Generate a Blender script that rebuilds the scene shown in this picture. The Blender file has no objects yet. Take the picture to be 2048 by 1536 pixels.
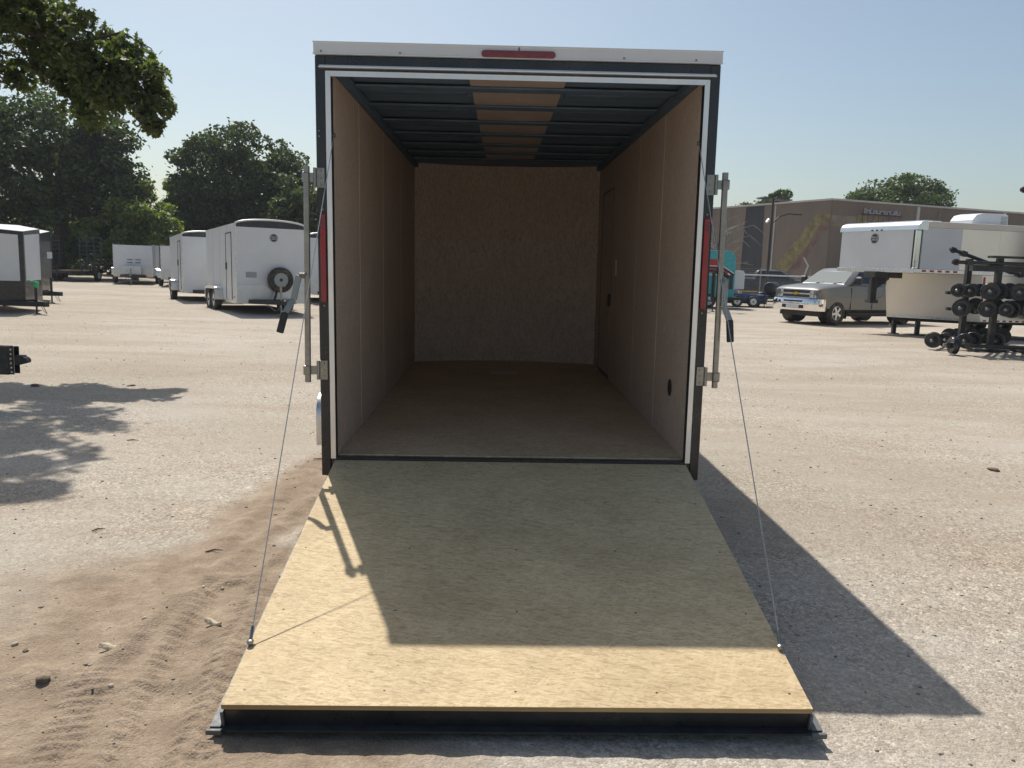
import bpy, bmesh, math, random
import numpy as np
from mathutils import Vector, Matrix
random.seed(7); rng = np.random.default_rng(11)
SC = bpy.context.scene; COL = SC.collection
rad = math.radians

# ------------------------------------------------------------------ camera
cam_d = bpy.data.cameras.new('camera'); cam = bpy.data.objects.new('camera', cam_d); COL.objects.link(cam)
cam_d.sensor_width = 36.0; cam_d.lens = 1597.19 * 36.0 / 2048.0
cam_d.clip_start = 0.05; cam_d.clip_end = 3000
cR = Vector((0.9992584, -0.0186633, 0.0336791)); cU = Vector((-0.0305959, 0.1461785, 0.9887850)); cF = Vector((0.0233771, 0.9890822, -0.1454990))
cam.matrix_world = Matrix(((cR.x, cU.x, -cF.x, -0.12154), (cR.y, cU.y, -cF.y, -4.43355), (cR.z, cU.z, -cF.z, 1.58181), (0, 0, 0, 1)))
SC.camera = cam
# ------------------------------------------------------------------ sky, sun, exposure
SUN = Vector((-0.208, 0.519, 0.829)).normalized()          # towards the sun
world = bpy.data.worlds.new('World'); SC.world = world; world.use_nodes = True
wn = world.node_tree.nodes; wl = world.node_tree.links
bg = wn['Background']; sky = wn.new('ShaderNodeTexSky'); sky.sky_type = 'NISHITA'; sky.sun_disc = False
sky.sun_elevation = math.asin(SUN.z); sky.sun_rotation = math.atan2(SUN.x, SUN.y)
sky.air_density = 1.0; sky.dust_density = 2.4; sky.ozone_density = 0.5; sky.altitude = 200
wb = wn.new('ShaderNodeMix'); wb.data_type = 'RGBA'; wb.blend_type = 'MULTIPLY'; wb.inputs[0].default_value = 1.0; wb.inputs[7].default_value = (0.975, 1.0, 0.95, 1)
wl.new(sky.outputs['Color'], wb.inputs[6]); wl.new(wb.outputs[2], bg.inputs['Color']); bg.inputs['Strength'].default_value = 0.096
sun_d = bpy.data.lights.new('sun', 'SUN'); sun_d.energy = 4.0; sun_d.angle = rad(0.53); sun_d.color = (1.0, 0.95, 0.87)
sun = bpy.data.objects.new('sun', sun_d); COL.objects.link(sun); sun.rotation_euler = SUN.to_track_quat('Z', 'Y').to_euler(); sun.location = (-20, 50, 80)
SC.view_settings.view_transform = 'Standard'; SC.view_settings.look = 'None'
SC.view_settings.gamma = 1.0; SC.view_settings.use_curve_mapping = False
SC.view_settings.exposure = 0.25
SC.render.engine = 'CYCLES'; SC.cycles.max_bounces = 9; SC.cycles.diffuse_bounces = 6; SC.cycles.transparent_max_bounces = 4; SC.cycles.glossy_bounces = 3; SC.cycles.transmission_bounces = 2; SC.cycles.volume_bounces = 0

# ------------------------------------------------------------------ materials
def nt(name):
    m = bpy.data.materials.new(name); m.use_nodes = True
    return m, m.node_tree.nodes, m.node_tree.links, m.node_tree.nodes['Principled BSDF']
def rgb(c): return (c[0], c[1], c[2], 1.0)
def ramp(ns, ls, src, stops):
    r = ns.new('ShaderNodeValToRGB'); e = r.color_ramp.elements
    e[0].position = stops[0][0]; e[0].color = rgb(stops[0][1]); e[1].position = stops[-1][0]; e[1].color = rgb(stops[-1][1])
    for p, c in stops[1:-1]:
        k = e.new(p); k.color = rgb(c)
    ls.new(src, r.inputs['Fac']); return r.outputs['Color']
def noise(ns, ls, vec, scale, detail=4, rough=0.55, dist=0.0):
    n = ns.new('ShaderNodeTexNoise'); n.inputs['Scale'].default_value = scale; n.inputs['Detail'].default_value = detail
    n.inputs['Roughness'].default_value = rough; n.inputs['Distortion'].default_value = dist
    if vec is not None: ls.new(vec, n.inputs['Vector'])
    return n.outputs['Fac']
def voro(ns, ls, vec, scale, out='Distance', rnd=1.0):
    n = ns.new('ShaderNodeTexVoronoi'); n.inputs['Scale'].default_value = scale; n.inputs['Randomness'].default_value = rnd
    ls.new(vec, n.inputs['Vector']); return n.outputs[out]
def mapping(ns, ls, vec, scale=(1, 1, 1), rot=(0, 0, 0), loc=(0, 0, 0)):
    n = ns.new('ShaderNodeMapping'); n.inputs['Scale'].default_value = scale; n.inputs['Rotation'].default_value = rot; n.inputs['Location'].default_value = loc
    ls.new(vec, n.inputs['Vector']); return n.outputs['Vector']
def mix(ns, ls, fac, a, b, mode='MIX'):
    n = ns.new('ShaderNodeMix'); n.data_type = 'RGBA'; n.blend_type = mode
    for s, v in ((n.inputs[0], fac), (n.inputs[6], a), (n.inputs[7], b)):
        if hasattr(v, 'is_output'): ls.new(v, s)
        elif isinstance(v, (int, float)): s.default_value = v
        else: s.default_value = rgb(v)
    return n.outputs[2]
def mth(ns, ls, op, a, b=None, clamp=False):
    n = ns.new('ShaderNodeMath'); n.operation = op; n.use_clamp = clamp
    for s, v in ((n.inputs[0], a), (n.inputs[1], b)):
        if v is None: continue
        if hasattr(v, 'is_output'): ls.new(v, s)
        else: s.default_value = v
    return n.outputs[0]
def bump(ns, ls, p, h, strength, dist):
    b = ns.new('ShaderNodeBump'); b.inputs['Strength'].default_value = strength; b.inputs['Distance'].default_value = dist
    ls.new(h, b.inputs['Height']); ls.new(b.outputs['Normal'], p.inputs['Normal'])
MATS = {}
def pm(name, col, rough=0.5, metal=0.0, var=0.12, vs=6.0, rvar=0.1, bmp=0.0, bs=60.0, dust=0.0, coat=0.0, stretch=(1, 1, 1)):
    """plain painted / metal / rubber surface with uneven tone, gloss and dust"""
    if name in MATS: return MATS[name]
    m, ns, ls, p = nt(name); tc = ns.new('ShaderNodeTexCoord').outputs['Object']
    v = mapping(ns, ls, tc, stretch)
    n1 = noise(ns, ls, v, vs, 5, 0.6)
    lo = tuple(max(0, c * (1 - var)) for c in col); hi = tuple(min(1, c * (1 + var)) for c in col)
    c = ramp(ns, ls, n1, [(0.3, lo), (0.7, hi)])
    if dust > 0:
        n2 = noise(ns, ls, tc, vs * 0.7 + 1.3, 6, 0.7)
        f = mth(ns, ls, 'MULTIPLY', ramp(ns, ls, n2, [(0.42, (0, 0, 0)), (0.75, (1, 1, 1))]), dust)
        c = mix(ns, ls, f, c, (0.36, 0.30, 0.23))
    ls.new(c, p.inputs['Base Color'])
    r = ramp(ns, ls, noise(ns, ls, v, vs * 3.1, 3), [(0.3, (rough - rvar,) * 3), (0.7, (rough + rvar,) * 3)])
    ls.new(r, p.inputs['Roughness']); p.inputs['Metallic'].default_value = metal
    if coat: p.inputs['Coat Weight'].default_value = coat; p.inputs['Coat Roughness'].default_value = 0.08
    if bmp: bump(ns, ls, p, noise(ns, ls, v, bs, 4), bmp, 0.01)
    MATS[name] = m; return m
def board(name, dark, mid, light, a='X', b='Y', dens=1.0, stain=0.35, rough=0.62, fleck=0.0):
    """strand / veneer board: a is the grain axis, b crosses it"""
    m, ns, ls, p = nt(name); tc = ns.new('ShaderNodeTexCoord').outputs['Object']
    sp = ns.new('ShaderNodeSeparateXYZ'); ls.new(tc, sp.inputs[0]); cb = ns.new('ShaderNodeCombineXYZ')
    ls.new(sp.outputs[a], cb.inputs[0]); ls.new(sp.outputs[b], cb.inputs[1]); v = cb.outputs[0]
    wob = ns.new('ShaderNodeTexNoise'); wob.inputs['Scale'].default_value = 5.0; wob.inputs['Detail'].default_value = 4; ls.new(v, wob.inputs['Vector'])
    va = ns.new('ShaderNodeVectorMath'); va.operation = 'MULTIPLY_ADD'; ls.new(wob.outputs['Color'], va.inputs[0]); va.inputs[1].default_value = (0.05, 0.05, 0); ls.new(v, va.inputs[2]); v2 = va.outputs[0]
    lay = []
    for k, (rz, sx, sy) in enumerate(((0.05, 20, 130), (0.6, 24, 120), (-0.5, 22, 110))):
        vv = mapping(ns, ls, v2, (sx * dens, sy * dens, 1), (0, 0, 0), (k * 3.7, k * 1.9, 0)) if k == 0 else mapping(ns, ls, mapping(ns, ls, v2, (1, 1, 1), (0, 0, rz)), (sx * dens, sy * dens, 1), (0, 0, 0), (k * 3.7, k * 1.9, 0))
        c = voro(ns, ls, vv, 1.0, 'Color'); s2 = ns.new('ShaderNodeSeparateColor'); ls.new(c, s2.inputs[0]); lay.append(s2.outputs[0])
    sel = ramp(ns, ls, noise(ns, ls, v, 34, 3), [(0.51, (0, 0, 0)), (0.54, (1, 1, 1))])
    sel2 = ramp(ns, ls, noise(ns, ls, mapping(ns, ls, v, (1, 1, 1), (0, 0, 0), (9, 4, 0)), 30, 3), [(0.53, (0, 0, 0)), (0.56, (1, 1, 1))])
    t = mix(ns, ls, sel2, mix(ns, ls, sel, lay[0], lay[1]), lay[2])
    fine = noise(ns, ls, mapping(ns, ls, v2, (45, 300, 1)), 1.0, 5, 0.7)
    t = mix(ns, ls, 0.5, t, fine)
    c = ramp(ns, ls, t, [(0.2, dark), (0.48, mid), (0.8, light)])
    sp1 = ramp(ns, ls, voro(ns, ls, mapping(ns, ls, v2, (16, 30, 1)), 1.0), [(0.055, (1, 1, 1)), (0.10, (0, 0, 0))])
    c = mix(ns, ls, mth(ns, ls, 'MULTIPLY', sp1, 0.75), c, tuple(x * 0.35 for x in dark))
    if fleck:
        for k, (rz, q) in enumerate(((0.03, 1.0), (0.22, 0.7), (-1.1, 0.45))):
            fl = voro(ns, ls, mapping(ns, ls, mapping(ns, ls, v2, (1, 1, 1), (0, 0, rz)), (38 * q, 210 * q, 1), (0, 0, 0), (k * 5.1, 2.7 * k, 0)), 1.0, 'Color'); f2 = ns.new('ShaderNodeSeparateColor'); ls.new(fl, f2.inputs[0])
            c = mix(ns, ls, mth(ns, ls, 'MULTIPLY', ramp(ns, ls, f2.outputs[1], [(0.88, (0, 0, 0)), (0.93, (1, 1, 1))]), fleck * (0.45 if k == 2 else 1.0)), c, tuple(min(1, x * 1.08) for x in light))
            c = mix(ns, ls, mth(ns, ls, 'MULTIPLY', ramp(ns, ls, f2.outputs[2], [(0.04, (1, 1, 1)), (0.08, (0, 0, 0))]), fleck * (0.0 if k == 2 else 1.0)), c, tuple(x * 0.8 for x in dark))
        sm = noise(ns, ls, mapping(ns, ls, v, (0.8, 2.6, 1)), 1.6, 6, 0.68, 0.5)
        c = mix(ns, ls, ramp(ns, ls, sm, [(0.52, (0, 0, 0)), (0.74, (0.55, 0.55, 0.55))]), c, tuple(x * 0.88 for x in dark))
    big = ramp(ns, ls, noise(ns, ls, v, 1.7, 5, 0.6), [(0.35, (1 - stain, 1 - stain * 1.05, 1 - stain * 1.1)), (0.62, (1, 1, 1))])
    c = mix(ns, ls, 1.0, c, big, 'MULTIPLY')
    ls.new(c, p.inputs['Base Color']); p.inputs['Roughness'].default_value = rough; p.inputs['Specular IOR Level'].default_value = 0.22
    bump(ns, ls, p, t, 0.25, 0.004)
    MATS[name] = m; return m
def leafmat(name, c1, c2, trans=0.45):
    m, ns, ls, p = nt(name); g = ns.new('ShaderNodeNewGeometry'); out = ns['Material Output']
    c = ramp(ns, ls, g.outputs['Random Per Island'], [(0.0, c1), (1.0, c2)])
    ls.new(c, p.inputs['Base Color']); p.inputs['Roughness'].default_value = 0.5
    t = ns.new('ShaderNodeBsdfTranslucent'); tcol = mix(ns, ls, 1.0, c, (1.15, 1.3, 0.45), 'MULTIPLY'); ls.new(tcol, t.inputs['Color'])
    mx = ns.new('ShaderNodeMixShader'); mx.inputs[0].default_value = trans; ls.new(p.outputs[0], mx.inputs[1]); ls.new(t.outputs[0], mx.inputs[2]); ls.new(mx.outputs[0], out.inputs['Surface'])
    MATS[name] = m; return m
def emptycol(name, c1, c2, rough=0.9):
    m, ns, ls, p = nt(name); g = ns.new('ShaderNodeNewGeometry')
    ls.new(ramp(ns, ls, g.outputs['Random Per Island'], [(0.0, c1), (0.75, c2), (1.0, tuple(min(1, x * 1.5) for x in c2))]), p.inputs['Base Color']); p.inputs['Roughness'].default_value = rough
    MATS[name] = m; return m
def glass(name, col, rough=0.06):
    m, ns, ls, p = nt(name); p.inputs['Base Color'].default_value = rgb(col); p.inputs['Roughness'].default_value = rough
    p.inputs['Specular IOR Level'].default_value = 0.9; p.inputs['Coat Weight'].default_value = 0.6
    n = noise(ns, ls, ns.new('ShaderNodeTexCoord').outputs['Object'], 3.0, 3); bump(ns, ls, p, n, 0.03, 0.02)
    MATS[name] = m; return m

BLACK = pm('black_paint', (0.012, 0.014, 0.018), 0.32, 0, 0.3, 5, 0.08, dust=0.06, coat=0.3)
BLACKM = pm('matt_black_steel', (0.016, 0.017, 0.019), 0.5, 0, 0.3, 9, 0.1, dust=0.12)
RUBBER = pm('tyre_rubber', (0.022, 0.021, 0.020), 0.75, 0, 0.25, 8, 0.08, 0.3, 40, dust=0.35)
WHITE = pm('white_paint', (0.70, 0.715, 0.73), 0.36, 0, 0.04, 1.2, 0.02, dust=0.09)
TRIMW = pm('panel_seam_paint', (0.50, 0.51, 0.52), 0.5, 0, 0.05, 3)
WHITE2 = pm('weathered_white_paint', (0.66, 0.68, 0.70), 0.42, 0, 0.05, 1.5, 0.03, dust=0.06)
CREAM = pm('bounce_cream_aluminium', (0.72, 0.66, 0.57), 0.38, 0, 0.05, 2, 0.1, dust=0.08)  # cream tint carries the warm ground bounce on white panels
CREAMM = pm('polished_bounce_panel', (0.86, 0.80, 0.71), 0.36, 0.75, 0.04, 1.0, 0.03)  # cream tint adds warm ground reflection to polished metal
GREYP = pm('grey_panel', (0.34, 0.35, 0.36), 0.35, 0.1, 0.08, 2, 0.1, dust=0.1)
ALU = pm('brushed_aluminium', (0.72, 0.72, 0.72), 0.3, 0.95, 0.08, 20, 0.1, stretch=(1, 1, 0.15))
ALUT = pm('trim_aluminium', (0.84, 0.83, 0.81), 0.42, 0.9, 0.06, 7, 0.08, stretch=(1, 1, 0.3))
GALV = pm('galvanised_steel', (0.30, 0.295, 0.275), 0.34, 0.95, 0.15, 14, 0.08)
TRIMG = pm('dull_edge_metal', (0.135, 0.14, 0.145), 0.6, 0.2, 0.15, 10, 0.08)
DIMG = pm('dim_gate_steel', (0.10, 0.105, 0.11), 0.6, 0.3, 0.2, 9)
CAPM = pm('polished_nose_cap', (0.80, 0.80, 0.81), 0.24, 0.9, 0.04, 2, 0.02)
CHROME = pm('chrome', (0.86, 0.86, 0.87), 0.08, 1.0, 0.03, 4, 0.03)
TREAD = pm('diamond_plate', (0.62, 0.62, 0.62), 0.36, 0.7, 0.10, 2.5, 0.05, 0.25, 70, dust=0.12)
REDL = pm('red_lens', (0.30, 0.012, 0.018), 0.14, 0, 0.18, 9, 0.05, 0.25, 90, coat=0.5)
REDD = pm('dark_red_lens', (0.20, 0.045, 0.055), 0.25, 0, 0.15, 12, 0.08, 0.3, 90)
REDP = pm('red_paint', (0.42, 0.03, 0.03), 0.4, 0, 0.1, 5, 0.1)
AMBER = pm('amber_lens', (0.75, 0.25, 0.03), 0.2, 0, 0.1, 9)
TEAL = pm('teal_paint', (0.02, 0.36, 0.40), 0.3, 0, 0.08, 3, 0.08, coat=0.2)
BLUE = pm('blue_paint', (0.012, 0.05, 0.19), 0.4, 0, 0.2, 4, 0.1, dust=0.1)
PEWTER = pm('pewter_car_paint', (0.165, 0.163, 0.156), 0.36, 0.3, 0.03, 1.5, 0.03, dust=0.04, coat=0.5)
SILVERCAR = pm('silver_car_paint', (0.30, 0.31, 0.33), 0.32, 0.5, 0.05, 3, 0.05, coat=0.8)
NAVYCAR = pm('dark_car_paint', (0.02, 0.024, 0.032), 0.3, 0.2, 0.1, 3, 0.05, coat=0.8)
GREEN = pm('green_plastic', (0.02, 0.42, 0.16), 0.4, 0, 0.1, 8)
GOLD = pm('gold_badge', (0.62, 0.40, 0.10), 0.3, 0.8, 0.1, 30)
DARKGLASS = glass('dark_glass', (0.012, 0.016, 0.018))
SHIELD = glass('glare_tinted_glass', (0.15, 0.18, 0.185), 0.1)  # pale blue-grey base stands in for sky glare on the glass
for _n in ('dark_glass', 'glare_tinted_glass'): _p = MATS[_n].node_tree.nodes['Principled BSDF']; _p.inputs['Specular IOR Level'].default_value = 0.5; _p.inputs['Coat Weight'].default_value = 0.0
LAMPGL = pm('lamp_glass', (0.66, 0.68, 0.70), 0.12, 0.5, 0.2, 30, 0.05, coat=1.0)
BARK = pm('bark', (0.085, 0.065, 0.048), 0.9, 0, 0.35, 9, 0.05, 0.9, 20)
DEADWOOD = pm('dead_wood', (0.27, 0.25, 0.225), 0.85, 0, 0.2, 12)
PAPER = pm('paper', (0.62, 0.58, 0.52), 0.8, 0, 0.05, 5)
HUSK = pm('dry_husk', (0.62, 0.52, 0.36), 0.8, 0, 0.25, 30, 0.05, 0.5, 60)
STONE = pm('stone', (0.17, 0.135, 0.10), 0.9, 0, 0.35, 25, 0.05, 0.7, 60)
CONC = pm('pale_coping', (0.50, 0.49, 0.47), 0.8, 0, 0.1, 3)
BRICKW = pm('building_wall', (0.190, 0.150, 0.122), 0.9, 0, 0.16, 0.5, 0.05, 0.4, 12, stretch=(1, 1, 0.25))
MYEL = pm('mural_yellow', (0.225, 0.187, 0.092), 0.9, 0, 0.4, 2.2, 0.05)
MRED = pm('mural_red', (0.195, 0.125, 0.105), 0.9, 0, 0.3, 1.5, 0.05)
DKNAVY = pm('dark_navy', (0.045, 0.046, 0.056), 0.9, 0, 0.35, 0.6, 0.05, stretch=(1, 1, 0.3))
MTAN = pm('mural_tan', (0.235, 0.19, 0.15), 0.9, 0, 0.2, 1.5, 0.05)
SIGNG = pm('sign_letters', (0.36, 0.37, 0.40), 0.6, 0, 0.15, 2, 0.05)
PLYWALL = board('wall_ply', (0.48, 0.37, 0.29), (0.59, 0.462, 0.368), (0.67, 0.535, 0.435), 'Z', 'Y', 1.3, 0.07)
PLYFRONT = board('front_ply', (0.48, 0.37, 0.295), (0.65, 0.515, 0.42), (0.77, 0.625, 0.52), 'Z', 'X', 0.8, 0.06)
PLYFLOOR = board('floor_ply', (0.50, 0.345, 0.205), (0.66, 0.48, 0.30), (0.76, 0.58, 0.39), 'X', 'Y', 0.7, 0.15)
OSB = board('ramp_osb', (0.50, 0.364, 0.198), (0.62, 0.470, 0.268), (0.71, 0.564, 0.350), 'X', 'Y', 1.9, 0.17, fleck=0.55)
OSBEDGE = pm('board_edge', (0.36, 0.25, 0.12), 0.8, 0, 0.3, 10, 0.05, stretch=(0.3, 1, 4))
CEILP = pm('ceiling_panel', (0.50, 0.405, 0.36), 0.7, 0, 0.12, 4)
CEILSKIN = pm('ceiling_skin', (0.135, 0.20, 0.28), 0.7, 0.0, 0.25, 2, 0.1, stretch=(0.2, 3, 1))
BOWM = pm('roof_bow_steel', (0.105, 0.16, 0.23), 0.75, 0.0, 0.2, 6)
OAK = leafmat('oak_leaves', (0.062, 0.082, 0.038), (0.15, 0.175, 0.078), 0.54)
DARKLEAF = leafmat('dark_leaves', (0.030, 0.050, 0.023), (0.088, 0.120, 0.045), 0.40)
LIGHTLEAF = leafmat('light_leaves', (0.12, 0.165, 0.045), (0.24, 0.28, 0.09), 0.5)
MIDLEAF = leafmat('mid_leaves', (0.045, 0.072, 0.028), (0.115, 0.150, 0.055), 0.42)

# ------------------------------------------------------------------ mesh helpers
class MB:
    def __init__(s): s.v = []; s.f = []
    def add(s, vs, fs):
        b = len(s.v); s.v += [tuple(x) for x in vs]; s.f += [tuple(b + i for i in f) for f in fs]; return s
    def box(s, x0, x1, y0, y1, z0, z1, M=None):
        vs = [(x, y, z) for z in (z0, z1) for y in (y0, y1) for x in (x0, x1)]
        if M is not None: vs = [M @ Vector(q) for q in vs]
        return s.add(vs, [(0, 2, 3, 1), (4, 5, 7, 6), (0, 1, 5, 4), (2, 6, 7, 3), (0, 4, 6, 2), (1, 3, 7, 5)])
    def hexa(s, b4, t4):
        return s.add(list(b4) + list(t4), [(3, 2, 1, 0), (4, 5, 6, 7), (0, 1, 5, 4), (1, 2, 6, 5), (2, 3, 7, 6), (3, 0, 4, 7)])
    def bar(s, p0, p1, w, h, up=(0, 0, 1)):
        p0 = Vector(p0); p1 = Vector(p1); d = (p1 - p0).normalized(); a = d.cross(Vector(up))
        if a.length < 1e-4: a = d.cross(Vector((1, 0, 0)))
        a.normalize(); b = a.cross(d); a *= w / 2; b *= h / 2
        return s.hexa([p0 - a - b, p0 + a - b, p0 + a + b, p0 - a + b], [p1 - a - b, p1 + a - b, p1 + a + b, p1 - a + b])
    def tube(s, path, r, n=10, caps=True):
        path = [Vector(p) for p in path]; k = len(path)
        rs = r if isinstance(r, (list, tuple)) else [r] * k
        vs = []; a = None
        for i, p in enumerate(path):
            d = (path[min(i + 1, k - 1)] - path[max(i - 1, 0)]).normalized()
            if a is None:
                a = d.orthogonal().normalized()
            else:
                a = (a - d * a.dot(d)).normalized()
            b = d.cross(a)
            for j in range(n):
                t = 2 * math.pi * j / n; vs.append(p + (a * math.cos(t) + b * math.sin(t)) * rs[i])
        fs = [(i * n + j, i * n + (j + 1) % n, (i + 1) * n + (j + 1) % n, (i + 1) * n + j) for i in range(k - 1) for j in range(n)]
        if caps: fs += [tuple(range(n - 1, -1, -1)), tuple((k - 1) * n + j for j in range(n))]
        return s.add(vs, fs)
    def lathe(s, prof, c, axis, n=24, closed=False):
        """prof: (radius, along) pairs round an axis through c"""
        c = Vector(c); ax = Vector(axis).normalized(); a = ax.orthogonal().normalized(); b = ax.cross(a); k = len(prof); vs = []
        for r, h in prof:
            for j in range(n):
                t = 2 * math.pi * j / n; vs.append(c + ax * h + (a * math.cos(t) + b * math.sin(t)) * r)
        fs = [(i * n + j, i * n + (j + 1) % n, ((i + 1) % k) * n + (j + 1) % n, ((i + 1) % k) * n + j) for i in range(k if closed else k - 1) for j in range(n)]
        if not closed: fs += [tuple(range(n - 1, -1, -1)), tuple((k - 1) * n + j for j in range(n))]
        return s.add(vs, fs)
    def prism(s, poly, fn, d0, d1):
        """poly of 2-D points; fn(a, b, d) places it; extruded from d0 to d1"""
        k = len(poly); vs = [fn(a, b, d0) for a, b in poly] + [fn(a, b, d1) for a, b in poly]
        return s.add(vs, [tuple(range(k - 1, -1, -1)), tuple(range(k, 2 * k))] + [(i, (i + 1) % k, k + (i + 1) % k, k + i) for i in range(k)])
    def loft(s, secs):
        """closed rings of equal length"""
        n = len(secs[0]); k = len(secs); vs = [p for r in secs for p in r]
        fs = [(i * n + j, i * n + (j + 1) % n, (i + 1) * n + (j + 1) % n, (i + 1) * n + j) for i in range(k - 1) for j in range(n)]
        return s.add(vs, fs + [tuple(range(n - 1, -1, -1)), tuple((k - 1) * n + j for j in range(n))])
    def mesh(s, name):
        m = bpy.data.meshes.new(name); m.from_pydata([tuple(q) for q in s.v], [], s.f)
        bm = bmesh.new(); bm.from_mesh(m); bmesh.ops.recalc_face_normals(bm, faces=bm.faces); bm.to_mesh(m); bm.free()
        return m
    def build(s, name, mat, parent=None, smooth=False, bevel=0.0, seg=2, label=None):
        o = bpy.data.objects.new(name, s.mesh(name)); COL.objects.link(o); o.data.materials.append(mat)
        if smooth: shade(o)
        if bevel:
            b = o.modifiers.new('bevel', 'BEVEL'); b.width = bevel; b.segments = seg; b.limit_method = 'ANGLE'; b.angle_limit = rad(35)
        if parent is not None: o.parent = parent
        if label: o['label'] = label
        return o
def shade(o, ang=40):
    me = o.data; me.polygons.foreach_set('use_smooth', [True] * len(me.polygons))
    bm = bmesh.new(); bm.from_mesh(me); a = rad(ang)
    for e in bm.edges: e.smooth = (len(e.link_faces) == 2 and e.calc_face_angle(0) < a)
    bm.to_mesh(me); bm.free()
def Bx(*a, **k): return MB().box(*a, **k)
def tag(o, label, cat=None, group=None, kind=None):
    if label: o['label'] = label
    if cat: o['category'] = cat
    if group: o['group'] = group
    if kind: o['kind'] = kind
    return o
def thing(name, label, cat, loc=(0, 0, 0), rz=0.0, group=None):
    o = bpy.data.objects.new(name, None); COL.objects.link(o); o.location = loc; o.rotation_euler = (0, 0, rz); o.empty_display_size = 0.2
    return tag(o, label, cat, group)
def heading(h): return math.atan2(h[1], h[0]) + math.pi / 2          # local -Y points along h
def copy_tree(root, loc, rot, label, group=None):
    r = root.copy(); COL.objects.link(r); r.location = loc; r.rotation_euler = rot; r['label'] = label
    if group: r['group'] = group
    for ch in list(root.children):
        c = ch.copy(); COL.objects.link(c); c.parent = r
        for g in list(ch.children):
            d = g.copy(); COL.objects.link(d); d.parent = c
    return r
def np_mesh(name, V, F, mat, parent=None, smooth=False):
    me = bpy.data.meshes.new(name); nv = len(V); nf, k = F.shape
    me.vertices.add(nv); me.vertices.foreach_set('co', np.ascontiguousarray(V, dtype=np.float32).ravel())
    me.loops.add(nf * k); me.loops.foreach_set('vertex_index', np.ascontiguousarray(F, dtype=np.int32).ravel())
    me.polygons.add(nf); me.polygons.foreach_set('loop_start', np.arange(nf, dtype=np.int32) * k); me.polygons.foreach_set('loop_total', np.full(nf, k, dtype=np.int32))
    me.update(calc_edges=True); me.validate()
    if smooth: me.polygons.foreach_set('use_smooth', np.ones(nf, dtype=bool))
    o = bpy.data.objects.new(name, me); COL.objects.link(o); me.materials.append(mat)
    if parent is not None: o.parent = parent
    return o
def text_mesh(s, size, M, extrude=0.002):
    cu = bpy.data.curves.new('lettering', 'FONT'); cu.body = s; cu.size = size; cu.extrude = extrude; cu.align_x = 'CENTER'; cu.align_y = 'CENTER'; cu.resolution_u = 3
    o = bpy.data.objects.new('lettering', cu); COL.objects.link(o); dg = bpy.context.evaluated_depsgraph_get(); dg.update()
    me = bpy.data.meshes.new_from_object(o.evaluated_get(dg)); bpy.data.objects.remove(o); bpy.data.curves.remove(cu)
    me.transform(M); return me
def text_obj(s, size, M, mat, parent, name='lettering'):
    me = text_mesh(s, size, M); me.materials.clear(); me.materials.append(mat)
    o = bpy.data.objects.new(name, me); COL.objects.link(o); o.parent = parent; return o
def vnoise(x, y, scale, seed=0):
    """smooth value noise for numpy arrays, about -1..1"""
    r = np.random.default_rng(seed); T = r.random((256, 256)) * 2 - 1
    u = x * scale; v = y * scale; i = np.floor(u).astype(int); j = np.floor(v).astype(int); fu = u - i; fv = v - j
    fu = fu * fu * (3 - 2 * fu); fv = fv * fv * (3 - 2 * fv)
    g = lambda a, b: T[a % 256, b % 256]
    return (g(i, j) * (1 - fu) + g(i + 1, j) * fu) * (1 - fv) + (g(i, j + 1) * (1 - fu) + g(i + 1, j + 1) * fu) * fv

# ------------------------------------------------------------------ ground
def h_base(x, y):
    """gentle lie of the lot"""
    r2 = (x / 4.5) ** 2 + (y / 5.0) ** 2
    h = 0.0147 * x * np.exp(-r2)
    h = h + 0.15 * np.exp(-(((x - 12.0) / 4.6) ** 2 + ((y - 14.2) / 4.0) ** 2))
    return h + 0.012 * vnoise(x, y, 0.35, 1) * np.clip((np.abs(x) + np.abs(y) - 3) / 4, 0.15, 1)
def hz(x, y): return float(h_base(np.array([x]), np.array([y]))[0])
def seg_d(x, y, pts):
    best = np.full(x.shape, 1e9); tt = np.zeros(x.shape); acc = 0.0
    for (ax, ay), (bx, by) in zip(pts[:-1], pts[1:]):
        L = math.hypot(bx - ax, by - ay); dx = (bx - ax) / L; dy = (by - ay) / L
        t = np.clip((x - ax) * dx + (y - ay) * dy, 0, L); d = np.hypot(x - ax - t * dx, y - ay - t * dy)
        sgn = np.sign((x - ax) * -dy + (y - ay) * dx); m = d < best
        best = np.where(m, d, best); tt = np.where(m, acc + t, tt); acc += L
    return best, tt
def dirtmask(x, y):
    d, _ = seg_d(x, y, [(-1.35, 1.7), (-1.5, 0.2), (-1.55, -1.2), (-1.3, -2.4)])
    w = 0.42 + 0.42 * np.clip(-y, 0, 2) + 0.30 * vnoise(x, y, 1.6, 5)
    return np.clip(1.35 - d / np.maximum(w, 0.1), 0, 1)
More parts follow.
